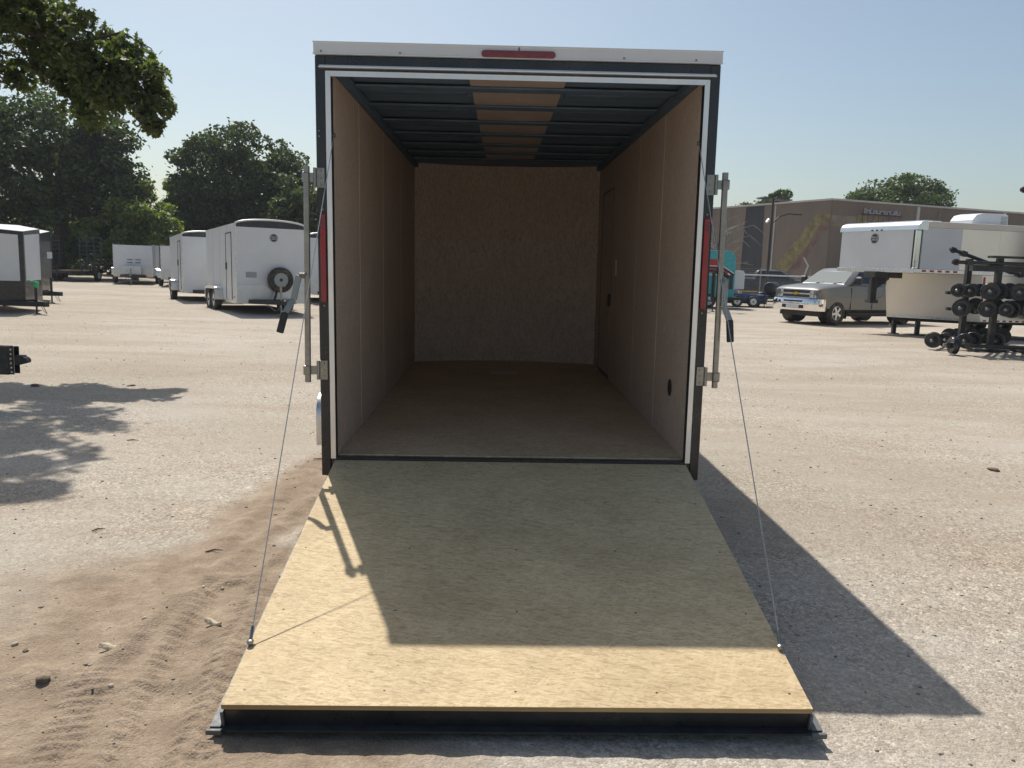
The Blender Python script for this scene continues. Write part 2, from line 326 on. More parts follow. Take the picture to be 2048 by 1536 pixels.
def height(x, y):
    h = h_base(x, y); dm = dirtmask(x, y)
    h = h + 0.0035 * vnoise(x, y, 9, 2) + 0.0018 * vnoise(x, y, 31, 3)
    h = h + dm * (0.006 * vnoise(x, y, 3.1, 4) + 0.0045 * vnoise(x, y, 14, 6) + 0.004 * np.abs(vnoise(x, y * 2.2, 17, 16)))
    for pts, w, a in (([(-1.5, 1.5), (-1.6, 0.3), (-1.62, -0.5), (-1.6, -1.25)], 0.07, 0.02), ([(-1.32, 0.8), (-1.45, -0.1), (-1.56, -0.9), (-1.6, -1.4)], 0.05, 0.022), ([(-1.22, 0.2), (-1.32, -0.8), (-1.3, -1.2)], 0.04, 0.016)):
        d, t = seg_d(x, y, pts); h = h + a * np.exp(-(d / w) ** 2) * (1 + 0.35 * vnoise(x, y, 7, 8))
    # wheel track pressed into the loose dirt, with lug marks on both shoulders
    d, t = seg_d(x, y, [(-1.36, -0.7), (-1.33, -1.3), (-1.22, -2.0), (-1.15, -2.6)])
    h = h - 0.018 * np.exp(-(d / 0.085) ** 4)
    lug = np.exp(-((d - 0.105) / 0.032) ** 2) * (np.sin(t * 2 * math.pi / 0.062 + d * 30) > 0.1)
    h = h + dm * (0.011 * lug + 0.010 * np.exp(-((d - 0.15) / 0.03) ** 2))
    d, t = seg_d(x, y, [(-1.85, -1.55), (-1.5, -1.62), (-1.1, -1.5)])
    h = h + dm * 0.016 * np.exp(-((d - 0.02) / 0.045) ** 2)
    d, t = seg_d(x, y, [(-1.62, -1.5), (-1.5, -2.0), (-1.42, -2.5)])
    h = h + dm * 0.010 * np.exp(-(d / 0.08) ** 4) * (np.sin(t * 2 * math.pi / 0.055) > 0)
    d, t = seg_d(x, y, [(-1.15, -1.0), (-1.1, -1.5), (-1.02, -2.1)])
    h = h + dm * 0.010 * np.exp(-(d / 0.07) ** 4) * (np.sin(t * 2 * math.pi / 0.07 + d * 40) > 0.2)
    return h
def axis_pts(lo, hi, step, far, grow):
    a = list(np.arange(lo, hi + 1e-6, step)); s = step
    p = a[-1]
    while p < far: s = min(s * grow, 40); p += s; a.append(p)
    s = step; p = a[0]; b = []
    while p > -far: s = min(s * grow, 40); p -= s; b.append(p)
    return np.array(b[::-1] + a)
gx = axis_pts(-3.0, 2.4, 0.0125, 900, 1.045); gy = axis_pts(-2.4, 0.8, 0.0125, 900, 1.045)
GX, GY = np.meshgrid(gx, gy); GZ = height(GX.ravel(), GY.ravel())
nx, ny = len(gx), len(gy); V = np.stack([GX.ravel(), GY.ravel(), GZ], 1)
ii, jj = np.meshgrid(np.arange(nx - 1), np.arange(ny - 1)); b0 = (jj * nx + ii).ravel()
F = np.stack([b0, b0 + 1, b0 + nx + 1, b0 + nx], 1)
def ground_material():
    m, ns, ls, p = nt('gravel_ground'); tc = ns.new('ShaderNodeTexCoord').outputs['Object']
    at = ns.new('ShaderNodeAttribute'); at.attribute_name = 'dirt'; at.attribute_type = 'GEOMETRY'; dirt = at.outputs['Fac']
    big = noise(ns, ls, tc, 0.22, 6, 0.6); midn = noise(ns, ls, mapping(ns, ls, tc, (0.55, 1.5, 1)), 0.9, 6, 0.65)
    base = ramp(ns, ls, big, [(0.33, (0.345, 0.295, 0.235)), (0.52, (0.415, 0.368, 0.308)), (0.70, (0.475, 0.430, 0.370))])
    base = mix(ns, ls, ramp(ns, ls, midn, [(0.44, (0, 0, 0)), (0.70, (0.85, 0.85, 0.85))]), base, (0.365, 0.298, 0.232))
    strk = noise(ns, ls, mapping(ns, ls, tc, (0.13, 1.1, 1), (0, 0, 0.06)), 1.0, 6, 0.62, 0.4)
    base = mix(ns, ls, ramp(ns, ls, strk, [(0.50, (0, 0, 0)), (0.70, (0.5, 0.5, 0.5))]), base, (0.485, 0.44, 0.375))
    base = mix(ns, ls, ramp(ns, ls, strk, [(0.32, (0.45, 0.45, 0.45)), (0.43, (0, 0, 0))]), base, (0.335, 0.27, 0.205))
    v1 = voro(ns, ls, tc, 125, 'Color'); s1 = ns.new('ShaderNodeSeparateColor'); ls.new(v1, s1.inputs[0])
    v2 = voro(ns, ls, tc, 55, 'Color'); s2 = ns.new('ShaderNodeSeparateColor'); ls.new(v2, s2.inputs[0])
    g1 = ramp(ns, ls, s1.outputs[0], [(0.0, (0.70, 0.68, 0.66)), (0.55, (0.98, 0.98, 0.98)), (1.0, (1.32, 1.32, 1.30))])
    g2 = ramp(ns, ls, s2.outputs[1], [(0.0, (0.72, 0.70, 0.68)), (0.45, (1, 1, 1)), (0.86, (1.06, 1.06, 1.06)), (1.0, (1.42, 1.42, 1.40))])
    stony = ramp(ns, ls, noise(ns, ls, tc, 0.55, 5, 0.65), [(0.36, (0.25, 0.25, 0.25)), (0.62, (1, 1, 1))])
    grav = mix(ns, ls, stony, base, mix(ns, ls, 1.0, mix(ns, ls, 1.0, base, g1, 'MULTIPLY'), g2, 'MULTIPLY'))
    spk = ramp(ns, ls, voro(ns, ls, tc, 9.0), [(0.035, (1, 1, 1)), (0.06, (0, 0, 0))])
    grav = mix(ns, ls, mth(ns, ls, 'MULTIPLY', spk, 0.35), grav, (0.10, 0.08, 0.06))
    dn = noise(ns, ls, tc, 5.0, 6, 0.7)
    dcol = ramp(ns, ls, dn, [(0.3, (0.215, 0.160, 0.114)), (0.5, (0.290, 0.222, 0.160)), (0.7, (0.385, 0.305, 0.224))])
    dcol = mix(ns, ls, 0.35, dcol, mix(ns, ls, 1.0, dcol, g1, 'MULTIPLY'))
    f = mth(ns, ls, 'ADD', dirt, mth(ns, ls, 'MULTIPLY', mth(ns, ls, 'SUBTRACT', noise(ns, ls, tc, 7, 5), 0.5), 0.7), True)
    f = ramp(ns, ls, f, [(0.15, (0, 0, 0)), (0.75, (1, 1, 1))])
    ls.new(mix(ns, ls, f, grav, dcol), p.inputs['Base Color']); p.inputs['Roughness'].default_value = 0.92
    p.inputs['Specular IOR Level'].default_value = 0.25
    hgt = mth(ns, ls, 'ADD', mth(ns, ls, 'MULTIPLY', voro(ns, ls, tc, 125), -0.7), mth(ns, ls, 'MULTIPLY', voro(ns, ls, tc, 55), -0.6))
    hgt = mth(ns, ls, 'ADD', hgt, mth(ns, ls, 'MULTIPLY', noise(ns, ls, tc, 60, 5, 0.7), 0.8))
    bump(ns, ls, p, hgt, 0.5, 0.010); return m
GROUND = ground_material()
gnd = np_mesh('ground', V, F, GROUND, smooth=True); tag(gnd, None, kind='structure')
at = gnd.data.attributes.new('dirt', 'FLOAT', 'POINT')
xx, yy = V[:, 0], V[:, 1]
dm = dirtmask(xx, yy) + 0.55 * np.clip(1 - np.hypot((xx - 2.3) / 0.9, (yy + 1.9) / 0.5), 0, 1) + 0.25 * np.clip(vnoise(xx, yy, 0.28, 21) - 0.25, 0, 1)
at.data.foreach_set('value', np.clip(dm, 0, 1).astype(np.float32))
# loose stones lying on the lot
def pebbles(n, seed):
    r = np.random.default_rng(seed); ang = r.uniform(-0.75, 0.75, n * 3); dist = 2.0 + 26 * r.random(n * 3) ** 1.9
    x = np.sin(ang) * dist; y = -4.4 + np.cos(ang) * dist
    keep = ~((np.abs(x) < 1.15) & (y > -2.15) & (y < 4.9)); x = x[keep][:n]; y = y[keep][:n]
    n = len(x); s = (0.0030 + 0.010 * r.random(n) ** 6) * (0.75 + 0.04 * (y + 4.4))
    oct_ = np.array([[1, 0, 0], [-1, 0, 0], [0, 1, 0], [0, -1, 0], [0, 0, 1], [0, 0, -1]], float); fo = np.array([[0, 2, 4], [2, 1, 4], [1, 3, 4], [3, 0, 4], [2, 0, 5], [1, 2, 5], [3, 1, 5], [0, 3, 5]])
    sc = r.uniform(0.55, 1.3, (n, 6, 1)); a = r.uniform(0, 6.28, n); P = oct_[None] * sc * s[:, None, None]; P[:, :, 2] *= 0.65
    c, q = np.cos(a)[:, None], np.sin(a)[:, None]; X = P[:, :, 0] * c - P[:, :, 1] * q; Y = P[:, :, 0] * q + P[:, :, 1] * c
    z = height(x, y); Vv = np.stack([X + x[:, None], Y + y[:, None], P[:, :, 2] + (z + s * 0.2)[:, None]], 2).reshape(-1, 3)
    Ff = (fo[None] + (np.arange(n) * 6)[:, None, None]).reshape(-1, 3); return Vv, Ff
PEB = emptycol('pebble_stone', (0.20, 0.165, 0.13), (0.46, 0.41, 0.35))
pv, pf = pebbles(9000, 3); tag(np_mesh('gravel', pv, pf, PEB), 'loose small stones strewn over the packed lot', 'gravel', kind='stuff')

# ------------------------------------------------------------------ shared parts: wheel, lamp, jack
def wheel(parent, c, ax, r, w, rimr, rimmat, spokes=0, tyre=RUBBER):
    c = Vector(c); ax = Vector(ax).normalized(); h = w / 2
    prof = [(rimr, -h * 0.85), (rimr + 0.02, -h), (r - 0.035, -h), (r - 0.008, -h * 0.78), (r, -h * 0.5), (r, -h * 0.12), (r - 0.010, -h * 0.10), (r - 0.010, h * 0.10), (r, h * 0.12), (r, h * 0.5), (r - 0.008, h * 0.78), (r - 0.035, h), (rimr + 0.02, h), (rimr, h * 0.85)]
    t = MB().lathe(prof, c, ax, 28, True).build('wheel', tyre, parent, True)
    m = MB().lathe([(rimr + 0.004, h * 0.80), (rimr - 0.012, h * 0.84), (rimr - 0.02, h * 0.35), (rimr * 0.62, h * 0.30), (rimr * 0.55, h * 0.45), (rimr * 0.30, h * 0.5), (rimr * 0.28, h * 0.75), (0.02, h * 0.78)], c, ax, 24)
    if spokes:
        m.build('rim', BLACKM, t, True); m = MB(); a = ax.orthogonal().normalized(); b = ax.cross(a)
        m.lathe([(rimr * 0.90, h * 0.70), (rimr * 0.99, h * 0.70), (rimr * 0.99, h * 0.84), (rimr * 0.92, h * 0.86)], c, ax, 24, True).lathe([(rimr * 0.30, h * 0.6), (rimr * 0.28, h * 0.82), (0.02, h * 0.84)], c, ax, 14)
        for k in range(spokes):
            q = 2 * math.pi * k / spokes; d = a * math.cos(q) + b * math.sin(q)
            m.bar(c + ax * h * 0.72 + d * rimr * 0.22, c + ax * h * 0.74 + d * rimr * 0.96, rimr * 0.34, 0.03, up=ax)
        m.build('spokes', rimmat, t, True)
    else:
        m.build('rim', rimmat, t, True); m = MB(); a = ax.orthogonal().normalized(); b = ax.cross(a)
        for k in range(8):
            q = 2 * math.pi * k / 8; d = a * math.cos(q) + b * math.sin(q)
            m.lathe([(rimr * 0.11, 0), (rimr * 0.09, 0.004)], c + ax * h * 0.325 + d * rimr * 0.76, ax, 8)
        m.lathe([(rimr * 0.24, 0), (rimr * 0.20, 0.02)], c + ax * h * 0.785, ax, 12).build('hub_and_holes', BLACKM, t)['kind'] = 'stuff'
    return t
def jack(parent, x, y, z0, z1, mat=BLACKM, foot=True):
    j = MB().tube([(x, y, z0 + 0.02), (x, y, z0 + (z1 - z0) * 0.5)], 0.022, 10).tube([(x, y, z0 + (z1 - z0) * 0.42), (x, y, z1)], 0.032, 12)
    o = j.build('jack', mat, parent, True)
    if foot: MB().lathe([(0.085, 0), (0.085, 0.012), (0.03, 0.03)], (x, y, z0), (0, 0, 1), 14).build('foot', mat, o)
    MB().tube([(x, y, z1 - 0.05), (x + 0.12, y, z1 - 0.05), (x + 0.12, y, z1 + 0.05)], 0.009, 8).build('crank', mat, o, True)
    return o
def lamp_bar(parent, name, x0, x1, y0, y1, z0, z1, mat):
    return Bx(x0, x1, y0, y1, z0, z1).build(name, mat, parent, bevel=0.006)
def round_badge(parent, M, r):
    """black round maker's badge with white ring and two lines of white lettering; M maps its XY plane, +Z outwards"""
    b = MB().lathe([(r, 0.0), (r, 0.006), (r * 0.98, 0.007)], (0, 0, 0), (0, 0, 1), 28); b.v = [M @ Vector(q) for q in b.v]; o = b.build('badge', BLACK, parent)
    k = MB().lathe([(r * 0.90, 0.0075), (r * 0.95, 0.0075), (r * 0.95, 0.010), (r * 0.90, 0.010)], (0, 0, 0), (0, 0, 1), 28, True); k.v = [M @ Vector(q) for q in k.v]; k.build('badge_ring', WHITE, o)
    for s, dy in (('WELLS', 0.24), ('CARGO', -0.24)):
        text_obj(s, r * 0.55, M @ Matrix.Translation((0, r * dy, 0.010)), WHITE, o)
    return o

# ------------------------------------------------------------------ the open cargo trailer
def fender(parent, x0, x1, y0, y1, z0, z1, mat, skirt=0.07):
    """boxy wheel arch shell between x0 (body side) and x1 (outer side)"""
    r = min(0.14, (y1 - y0) * 0.2)
    def path(o):
        pts = [(y0 + o, z0)]
        for k in range(6): a = math.pi - math.pi / 2 * k / 5; pts.append((y0 + r + math.cos(a) * (r - o), z1 - r + math.sin(a) * (r - o)))
        for k in range(6): a = math.pi / 2 - math.pi / 2 * k / 5; pts.append((y1 - r + math.cos(a) * (r - o), z1 - r + math.sin(a) * (r - o)))
        pts.append((y1 - o, z0)); return pts
    A = path(0.0); B = path(0.007); m = MB(); k = len(A)
    vs = [(x0, *p) for p in A] + [(x1, *p) for p in A] + [(x0, *p) for p in B] + [(x1, *p) for p in B]; fs = []
    for i in range(k - 1):
        fs += [(i, i + 1, k + i + 1, k + i), (2 * k + i, 3 * k + i, 3 * k + i + 1, 2 * k + i + 1), (i, 2 * k + i, 2 * k + i + 1, i + 1), (k + i, k + i + 1, 3 * k + i + 1, 3 * k + i)]
    fs += [(0, k, 3 * k, 2 * k), (k - 1, 3 * k - 1, 4 * k - 1, 2 * k - 1)]
    m.add(vs, fs)
    C = path(skirt); vs = [(x1, *p) for p in A] + [(x1 - 0.004 * (1 if x1 > x0 else -1), *p) for p in C]
    m.add(vs, [(i, i + 1, k + i + 1, k + i) for i in range(k - 1)])
    return m.build('fender', mat, parent, True)

T3 = Matrix(((0.99989149, 0.0, -0.01473127, 0), (-8.4429e-05, 0.99998358, -0.00573065, 0), (0.01473103, 0.00573127, 0.99987507, 0), (0, 0, 0, 1)))
TR = thing('enclosed_cargo_trailer', 'black enclosed cargo trailer seen from behind with its plywood ramp door lowered', 'trailer'); TR.matrix_world = T3
W, WO, WI, ZT, ZF, LB = 1.067, 1.012, 0.985, 2.656, 0.508, 4.25
def bulge(x): return LB + 0.24 * (1 - (x / W) ** 2)
# outer skin
for s in (-1, 1):
    b = MB()
    for k in range(6):
        y0 = 0.062 + k * (LB - 0.062) / 6; y1 = 0.062 + (k + 1) * (LB - 0.062) / 6 - 0.004
        x0, x1 = sorted((s * (W - 0.004 - 0.022), s * (W - 0.004)))
        if s > 0 and k == 4:
            pass
        Bx(x0, x1, y0, y1, 0.40, 2.655).build('side_panel', BLACK, TR)
        if k: Bx(min(s * (W - 0.0038), s * (W - 0.001)), max(s * (W - 0.0038), s * (W - 0.001)), y0 - 0.014, y0 + 0.010, 0.40, 2.655).build('light_block_strip', BLACK, TR)  # unseen strips added to stop light leaking through the panel gaps
xs = [W * math.sin(-math.pi / 2 + math.pi * k / 16) for k in range(17)]
def curved(z0, z1, off, th, half, n=16):
    m = MB(); X = [-half + 2 * half * k / n for k in range(n + 1)]
    vs = [(x, bulge(x) + off, z0) for x in X] + [(x, bulge(x) + off + th, z0) for x in X] + [(x, bulge(x) + off, z1) for x in X] + [(x, bulge(x) + off + th, z1) for x in X]; k = n + 1; fs = []
    for i in range(n): fs += [(i, i + 1, 2 * k + i + 1, 2 * k + i), (k + i, 3 * k + i, 3 * k + i + 1, k + i + 1), (i, k + i, k + i + 1, i + 1), (2 * k + i, 2 * k + i + 1, 3 * k + i + 1, 3 * k + i)]
    fs += [(0, 2 * k, 3 * k, k), (n, k + n, 3 * k + n, 2 * k + n)]
    return m.add(vs, fs)
curved(0.40, 2.655, 0.03, 0.02, W - 0.004).build('nose_panel', BLACK, TR, True)
curved(0.50, 2.6245, 0.0, 0.012, WI).build('front_wall', PLYFRONT, TR, True)
# roof sheet with curved nose edge
X = [-W + 2 * W * k / 16 for k in range(17)]
MB().prism([(-W, 0.05)] + [(x, bulge(x) + 0.06) for x in X] + [(W, 0.05)], lambda a, b, d: (a, b, d), 2.660, 2.716).build('roof', WHITE, TR)
# rear frame
for s in (-1, 1):
    x0, x1 = sorted((s * WO, s * W))
    Bx(x0, x1, -0.03, 0.058, 0.396, ZT - 0.002).build('rear_post', BLACK, TR, bevel=0.006)
hd = Bx(-WO + 0.001, WO - 0.001, -0.03, 0.056, 2.577, ZT - 0.003).build('header', BLACK, TR)
tr = Bx(-W - 0.004, W + 0.004, -0.046, 0.049, ZT, 2.718).build('roof_trim', WHITE2, TR, bevel=0.006)
Bx(-W - 0.005, W + 0.005, -0.050, -0.0465, ZT - 0.001, ZT + 0.006).build('trim_lip', WHITE2, tr)
Bx(-W - 0.005, W + 0.005, -0.050, -0.0465, 2.7125, 2.7195).build('trim_lip', WHITE2, tr)
Bx(-0.004, 0.002, -0.0478, -0.0463, 2.696, 2.712).build('seam', BLACKM, tr)
for x in (-1.03, -0.62, 0.55, 0.93):
    MB().lathe([(0.006, 0), (0.005, 0.003)], (x, -0.046, 2.671), (0, -1, 0), 10).build('screw', GALV, tr)
lens = MB().prism([(-0.195 + 0.0175 * (1 - math.cos(a)) - 0.0 if 0 else -0.176 - 0.0175 * math.sin(a), 0.0175 * math.cos(a)) for a in [math.pi * k / 8 for k in range(9)]] + [(0.176 + 0.0175 * math.sin(a), -0.0175 * math.cos(a)) for a in [math.pi * k / 8 for k in range(9)]], lambda a, b, d: (a - 0.003, d, b + 2.6765), -0.060, -0.0462)
lb = lens.build('brake_light', REDD, TR, bevel=0.004)
de = Bx(-1.043, 1.041, -0.058, -0.031, 2.588, 2.594).build('drip_edge', ALUT, TR)
Bx(-1.043, 1.041, -0.0335, -0.0305, 2.595, 2.606).build('drip_flange', WHITE2, de)
# bright jamb trim, mitred at the top corners
t0, t1, zb = WO, WI, 0.497
for s in (-1, 1):
    MB().hexa([(s * t0, -0.0365, zb), (s * t1, -0.0365, zb), (s * t1, -0.0305, zb), (s * t0, -0.0305, zb)], [(s * t0, -0.0365, 2.575), (s * t1, -0.0365, 2.548), (s * t1, -0.0305, 2.548), (s * t0, -0.0305, 2.575)]).build('jamb_trim', ALUT, TR)
    x0, x1 = sorted((s * (WI - 0.001), s * (WI + 0.006)))
    Bx(x0, x1, -0.030, 0.02, zb, 2.55).build('jamb_seal', BLACKM, TR)
MB().hexa([(-t1, -0.0365, 2.549), (t1, -0.0365, 2.549), (t1, -0.0305, 2.549), (-t1, -0.0305, 2.549)], [(-t0, -0.0365, 2.576), (t0, -0.0365, 2.576), (t0, -0.0305, 2.576), (-t0, -0.0305, 2.576)]).build('jamb_trim', ALUT, TR)
# tail lights
for s in (-1, 1):
    z0, z1 = (1.371, 1.845) if s < 0 else (1.368, 1.860)
    t = Bx(s * 1.036 - 0.0155, s * 1.036 + 0.0155, -0.049, -0.0305, z0, z1).build('tail_light', REDL, TR, bevel=0.008, seg=3)
    Bx(s * 1.036 - 0.011, s * 1.036 + 0.011, -0.0505, -0.0492, z1 - 0.075, z1 - 0.02).build('reflector', REDD, t)
    for z in (z0 - 0.02, z1 + 0.02): MB().lathe([(0.006, 0), (0.0045, 0.004)], (s * 1.036, -0.0305, z), (0, -1, 0), 10).build('screw', GALV, t)
for z in (2.245, 2.272): MB().lathe([(0.006, 0), (0.004, 0.004)], (-1.05, -0.0305, z), (0, -1, 0), 10).build('screw', GALV, TR)
# inside: wall sheets with light joint strips
def wall(s, seams, skip=None):
    ys = [0.022] + seams + [LB + 0.01]
    for y0, y1 in zip(ys[:-1], ys[1:]):
        x0, x1 = sorted((s * WI, s * (WI + 0.012)))
        if skip and skip[0] <= y0 + 0.01 and y1 - 0.01 <= skip[1]:
            Bx(x0, x1, y0 + 0.002, y1 - 0.002, skip[3] + 0.012, 2.61).build('wall_sheet', PLYWALL, TR); continue
        Bx(x0, x1, y0 + 0.002, y1 - 0.002, 0.50, 2.61).build('wall_sheet', PLYWALL, TR)
        if y0 > 0.1 and not skip or (skip and y0 > 0.1 and y0 < skip[0] - 0.02):
            x0, x1 = sorted((s * (WI - 0.0015), s * (WI - 0.0002)))
            Bx(x0, x1, y0 - 0.009, y0 + 0.009, 0.512, 2.57).build('joint_strip', SEAM, TR)
SEAM = pm('joint_strip_paint', (0.72, 0.60, 0.49), 0.7, 0, 0.08, 5)
wall(-1, [0.83, 1.90, 3.05]); wall(1, [0.95, 1.86, 3.16, 3.96], (3.16, 3.96, 0.53, 2.30))
DOORT = pm('door_trim_paint', (0.22, 0.18, 0.16), 0.6, 0, 0.1, 5)
door = Bx(WI + 0.006, WI + 0.018, 3.172, 3.948, 0.535, 2.30).build('side_door', PLYWALL, TR)
for a in ((3.16, 3.171, 0.52, 2.312), (3.949, 3.96, 0.52, 2.312)): Bx(WI - 0.003, WI + 0.004, *a).build('door_trim', DOORT, door)
Bx(WI - 0.003, WI + 0.004, 3.1715, 3.9485, 2.301, 2.312).build('door_trim', DOORT, door); Bx(WI - 0.003, WI + 0.004, 3.1715, 3.9485, 0.52, 0.533).build('door_trim', DOORT, door)
Bx(WI - 0.02, WI + 0.005, 3.22, 3.25, 1.20, 1.32).build('door_latch', BLACKM, door, bevel=0.004)
sw = Bx(WI - 0.008, WI - 0.0002, 2.86, 2.93, 1.50, 1.64).build('light_switch', WHITE2, TR, bevel=0.002)
MB().lathe([(0.052, 0), (0.052, 0.004), (0.044, 0.006)], (WI - 0.0002, 0.445, 0.856), (-1, 0, 0), 26).build('wall_vent', BLACKM, TR)
# floor sheets, sill
for k, (y0, y1) in enumerate(((0.026, 1.22), (1.22, 2.44), (2.44, 3.66))):
    Bx(-WI + 0.001, WI - 0.001, y0 + 0.001, y1 - 0.001, 0.488, ZF).build('floor_sheet', PLYFLOOR, TR)
MB().prism([(-WI + 0.001, 3.661)] + [(x, bulge(x) - 0.002) for x in [-WI + 0.002 + (2 * WI - 0.004) * k / 14 for k in range(15)]] + [(WI - 0.001, 3.661)], lambda a, b, d: (a, b, d), 0.488, ZF).build('floor_sheet', PLYFLOOR, TR)
Bx(-WO + 0.001, WO - 0.001, -0.028, 0.0255, 0.402, 0.502).build('sill', BLACK, TR, bevel=0.004)
for s in (-1, 1): Bx(min(s * 0.93, s * 0.985), max(s * 0.93, s * 0.985), 0.03, LB, 0.403, 0.486).build('chassis_rail', BLACKM, TR)
for s in (-1, 1): Bx(min(s * 0.987, s * 1.0395), max(s * 0.987, s * 1.0395), 0.062, LB, 0.42, 0.498).build('light_block_plate', BLACKM, TR)  # unseen plate added to block light leaking up beside the floor
# ceiling
MB().prism([(-WI, 0.06)] + [(x, bulge(x) - 0.001) for x in [-WI + 2 * WI * k / 14 for k in range(15)]] + [(WI, 0.06)], lambda a, b, d: (a, b, d), 2.625, 2.64).build('ceiling_skin', CEILSKIN, TR)
bows = [0.43, 0.99, 1.56, 2.13, 2.70, 3.20, 3.70]
for k, y in enumerate(bows):
    Bx(-WI + 0.047, WI - 0.047, y, y + 0.11, 2.599, 2.612).build('roof_bow', BOWM, TR, bevel=0.003)
    p0 = 0.07 if k == 0 else bows[k - 1] + 0.112
    Bx(-0.27 + 0.008 * k, 0.275 - 0.004 * k, p0, y - 0.002, 2.613, 2.6165).build('ceiling_panel', CEILP, TR)
    for s in (-1, 1):
        Bx(min(s * 0.30, s * 0.93), max(s * 0.30, s * 0.93), p0 + 0.10, p0 + 0.2, 2.614, 2.623).build('ceiling_strip', BOWM, TR)
for s in (-1, 1): Bx(min(s * (WI - 0.045), s * (WI - 0.001)), max(s * (WI - 0.045), s * (WI - 0.001)), 0.06, LB, 2.572, 2.612).build('roof_rail', BOWM, TR)
# ramp door
rd = Vector((0, -0.98416, -0.17861)); rn = Vector((0, -0.17861, 0.98416)); rp0 = Vector((0, -0.03, 0.4885))
def rpt(x, s, h): return Vector((x, 0, 0)) + rp0 + rd * s + rn * h
def rbox(x0, x1, s0, s1, h0, h1):
    return MB().hexa([rpt(x0, s0, h0), rpt(x1, s0, h0), rpt(x1, s1, h0), rpt(x0, s1, h0)], [rpt(x0, s0, h1), rpt(x1, s0, h1), rpt(x1, s1, h1), rpt(x0, s1, h1)])
GREYLIP = pm('scuffed_black_skin', (0.05, 0.052, 0.056), 0.45, 0.2, 0.3, 12, 0.1)
CABLE = pm('steel_cable', (0.42, 0.42, 0.43), 0.4, 0.4, 0.2, 40)
RAMP = rbox(-0.99, 0.99, 0.004, 1.954, -0.0016, 0.0).build('ramp_door', OSB, TR)
rbox(-0.9895, 0.9895, 0.005, 1.9535, -0.019, -0.0018).build('board_edge', OSBEDGE, RAMP)
rbox(-0.985, 0.985, 0.012, 1.944, -0.088, -0.0195).build('ramp_frame', BLACK, RAMP)
rbox(-1.028, 1.028, 0.0, 1.972, -0.096, -0.0885).build('ramp_skin', GREYLIP, RAMP)
for s in (-1, 1):
    a, b = sorted((s * 0.996, s * 1.030)); rbox(a, b, 0.02, 1.965, -0.088, -0.079).build('edge_trim', TRIMG, RAMP)
    a, b = sorted((s * 0.9865, s * 0.9955)); rbox(a, b, 0.02, 1.955, -0.088, -0.03).build('edge_trim', TRIMG, RAMP)
    a, b = sorted((s * 0.988, s * 1.040)); rbox(a, b, 1.9725, 1.985, -0.099, -0.080).build('corner_cap', TRIMG, RAMP, bevel=0.003)
    an = MB().tube([rpt(s * 0.983, 1.642, -0.002), rpt(s * 0.983, 1.642, 0.014)], 0.010, 10).tube([rpt(s * 0.983, 1.642, 0.014), rpt(s * 0.983, 1.618, 0.030), rpt(s * 0.983, 1.598, 0.05)], 0.007, 8)
    an.lathe([(0.013, 0), (0.013, 0.006), (0.007, 0.010)], rpt(s * 0.983, 1.642, 0.012), rn, 12); an.build('cable_anchor', GALV, RAMP, True)
    MB().tube([rpt(s * 0.983, 1.602, 0.045), Vector((s * 0.981, 0.012, 2.255))], 0.0024, 6).build('cable', CABLE, TR, True)
    MB().lathe([(0.010, 0), (0.010, 0.012)], (s * 0.9835 - s * 0.0, 0.012, 2.257), (-s, 0, 0), 12).build('cable_eye', GALV, TR)
rbox(-1.03, -1.006, 1.045, 1.075, -0.078, -0.070).build('hinge_pad', BLACKM, RAMP)
MB().tube([(-0.98, -0.033, 0.474), (0.98, -0.033, 0.474)], 0.011, 8).build('ramp_hinge', BLACKM, TR)
sc = MB()
for x in (-0.93, -0.47, 0.0, 0.47, 0.93):
    for q in (0.08, 0.48, 0.95, 1.42, 1.88): sc.lathe([(0.0045, 0), (0.0035, 0.0012)], rpt(x + 0.012 * math.sin(q * 9 + x * 5), q, 0.0003), rn, 8)
sc.build('screws', BLACKM, RAMP)['kind'] = 'stuff'
for s in (-1, 1):
    sc = MB()
    for y in (0.06, 0.44, 0.80, 1.36, 1.87, 2.5, 3.02):
        for z in np.arange(0.56, 2.6, 0.245): sc.lathe([(0.004, 0), (0.003, 0.001)], (s * (WI - 0.0003), y, z), (-s, 0, 0), 6)
    sc.build('screws', DOORT, TR)['kind'] = 'stuff'
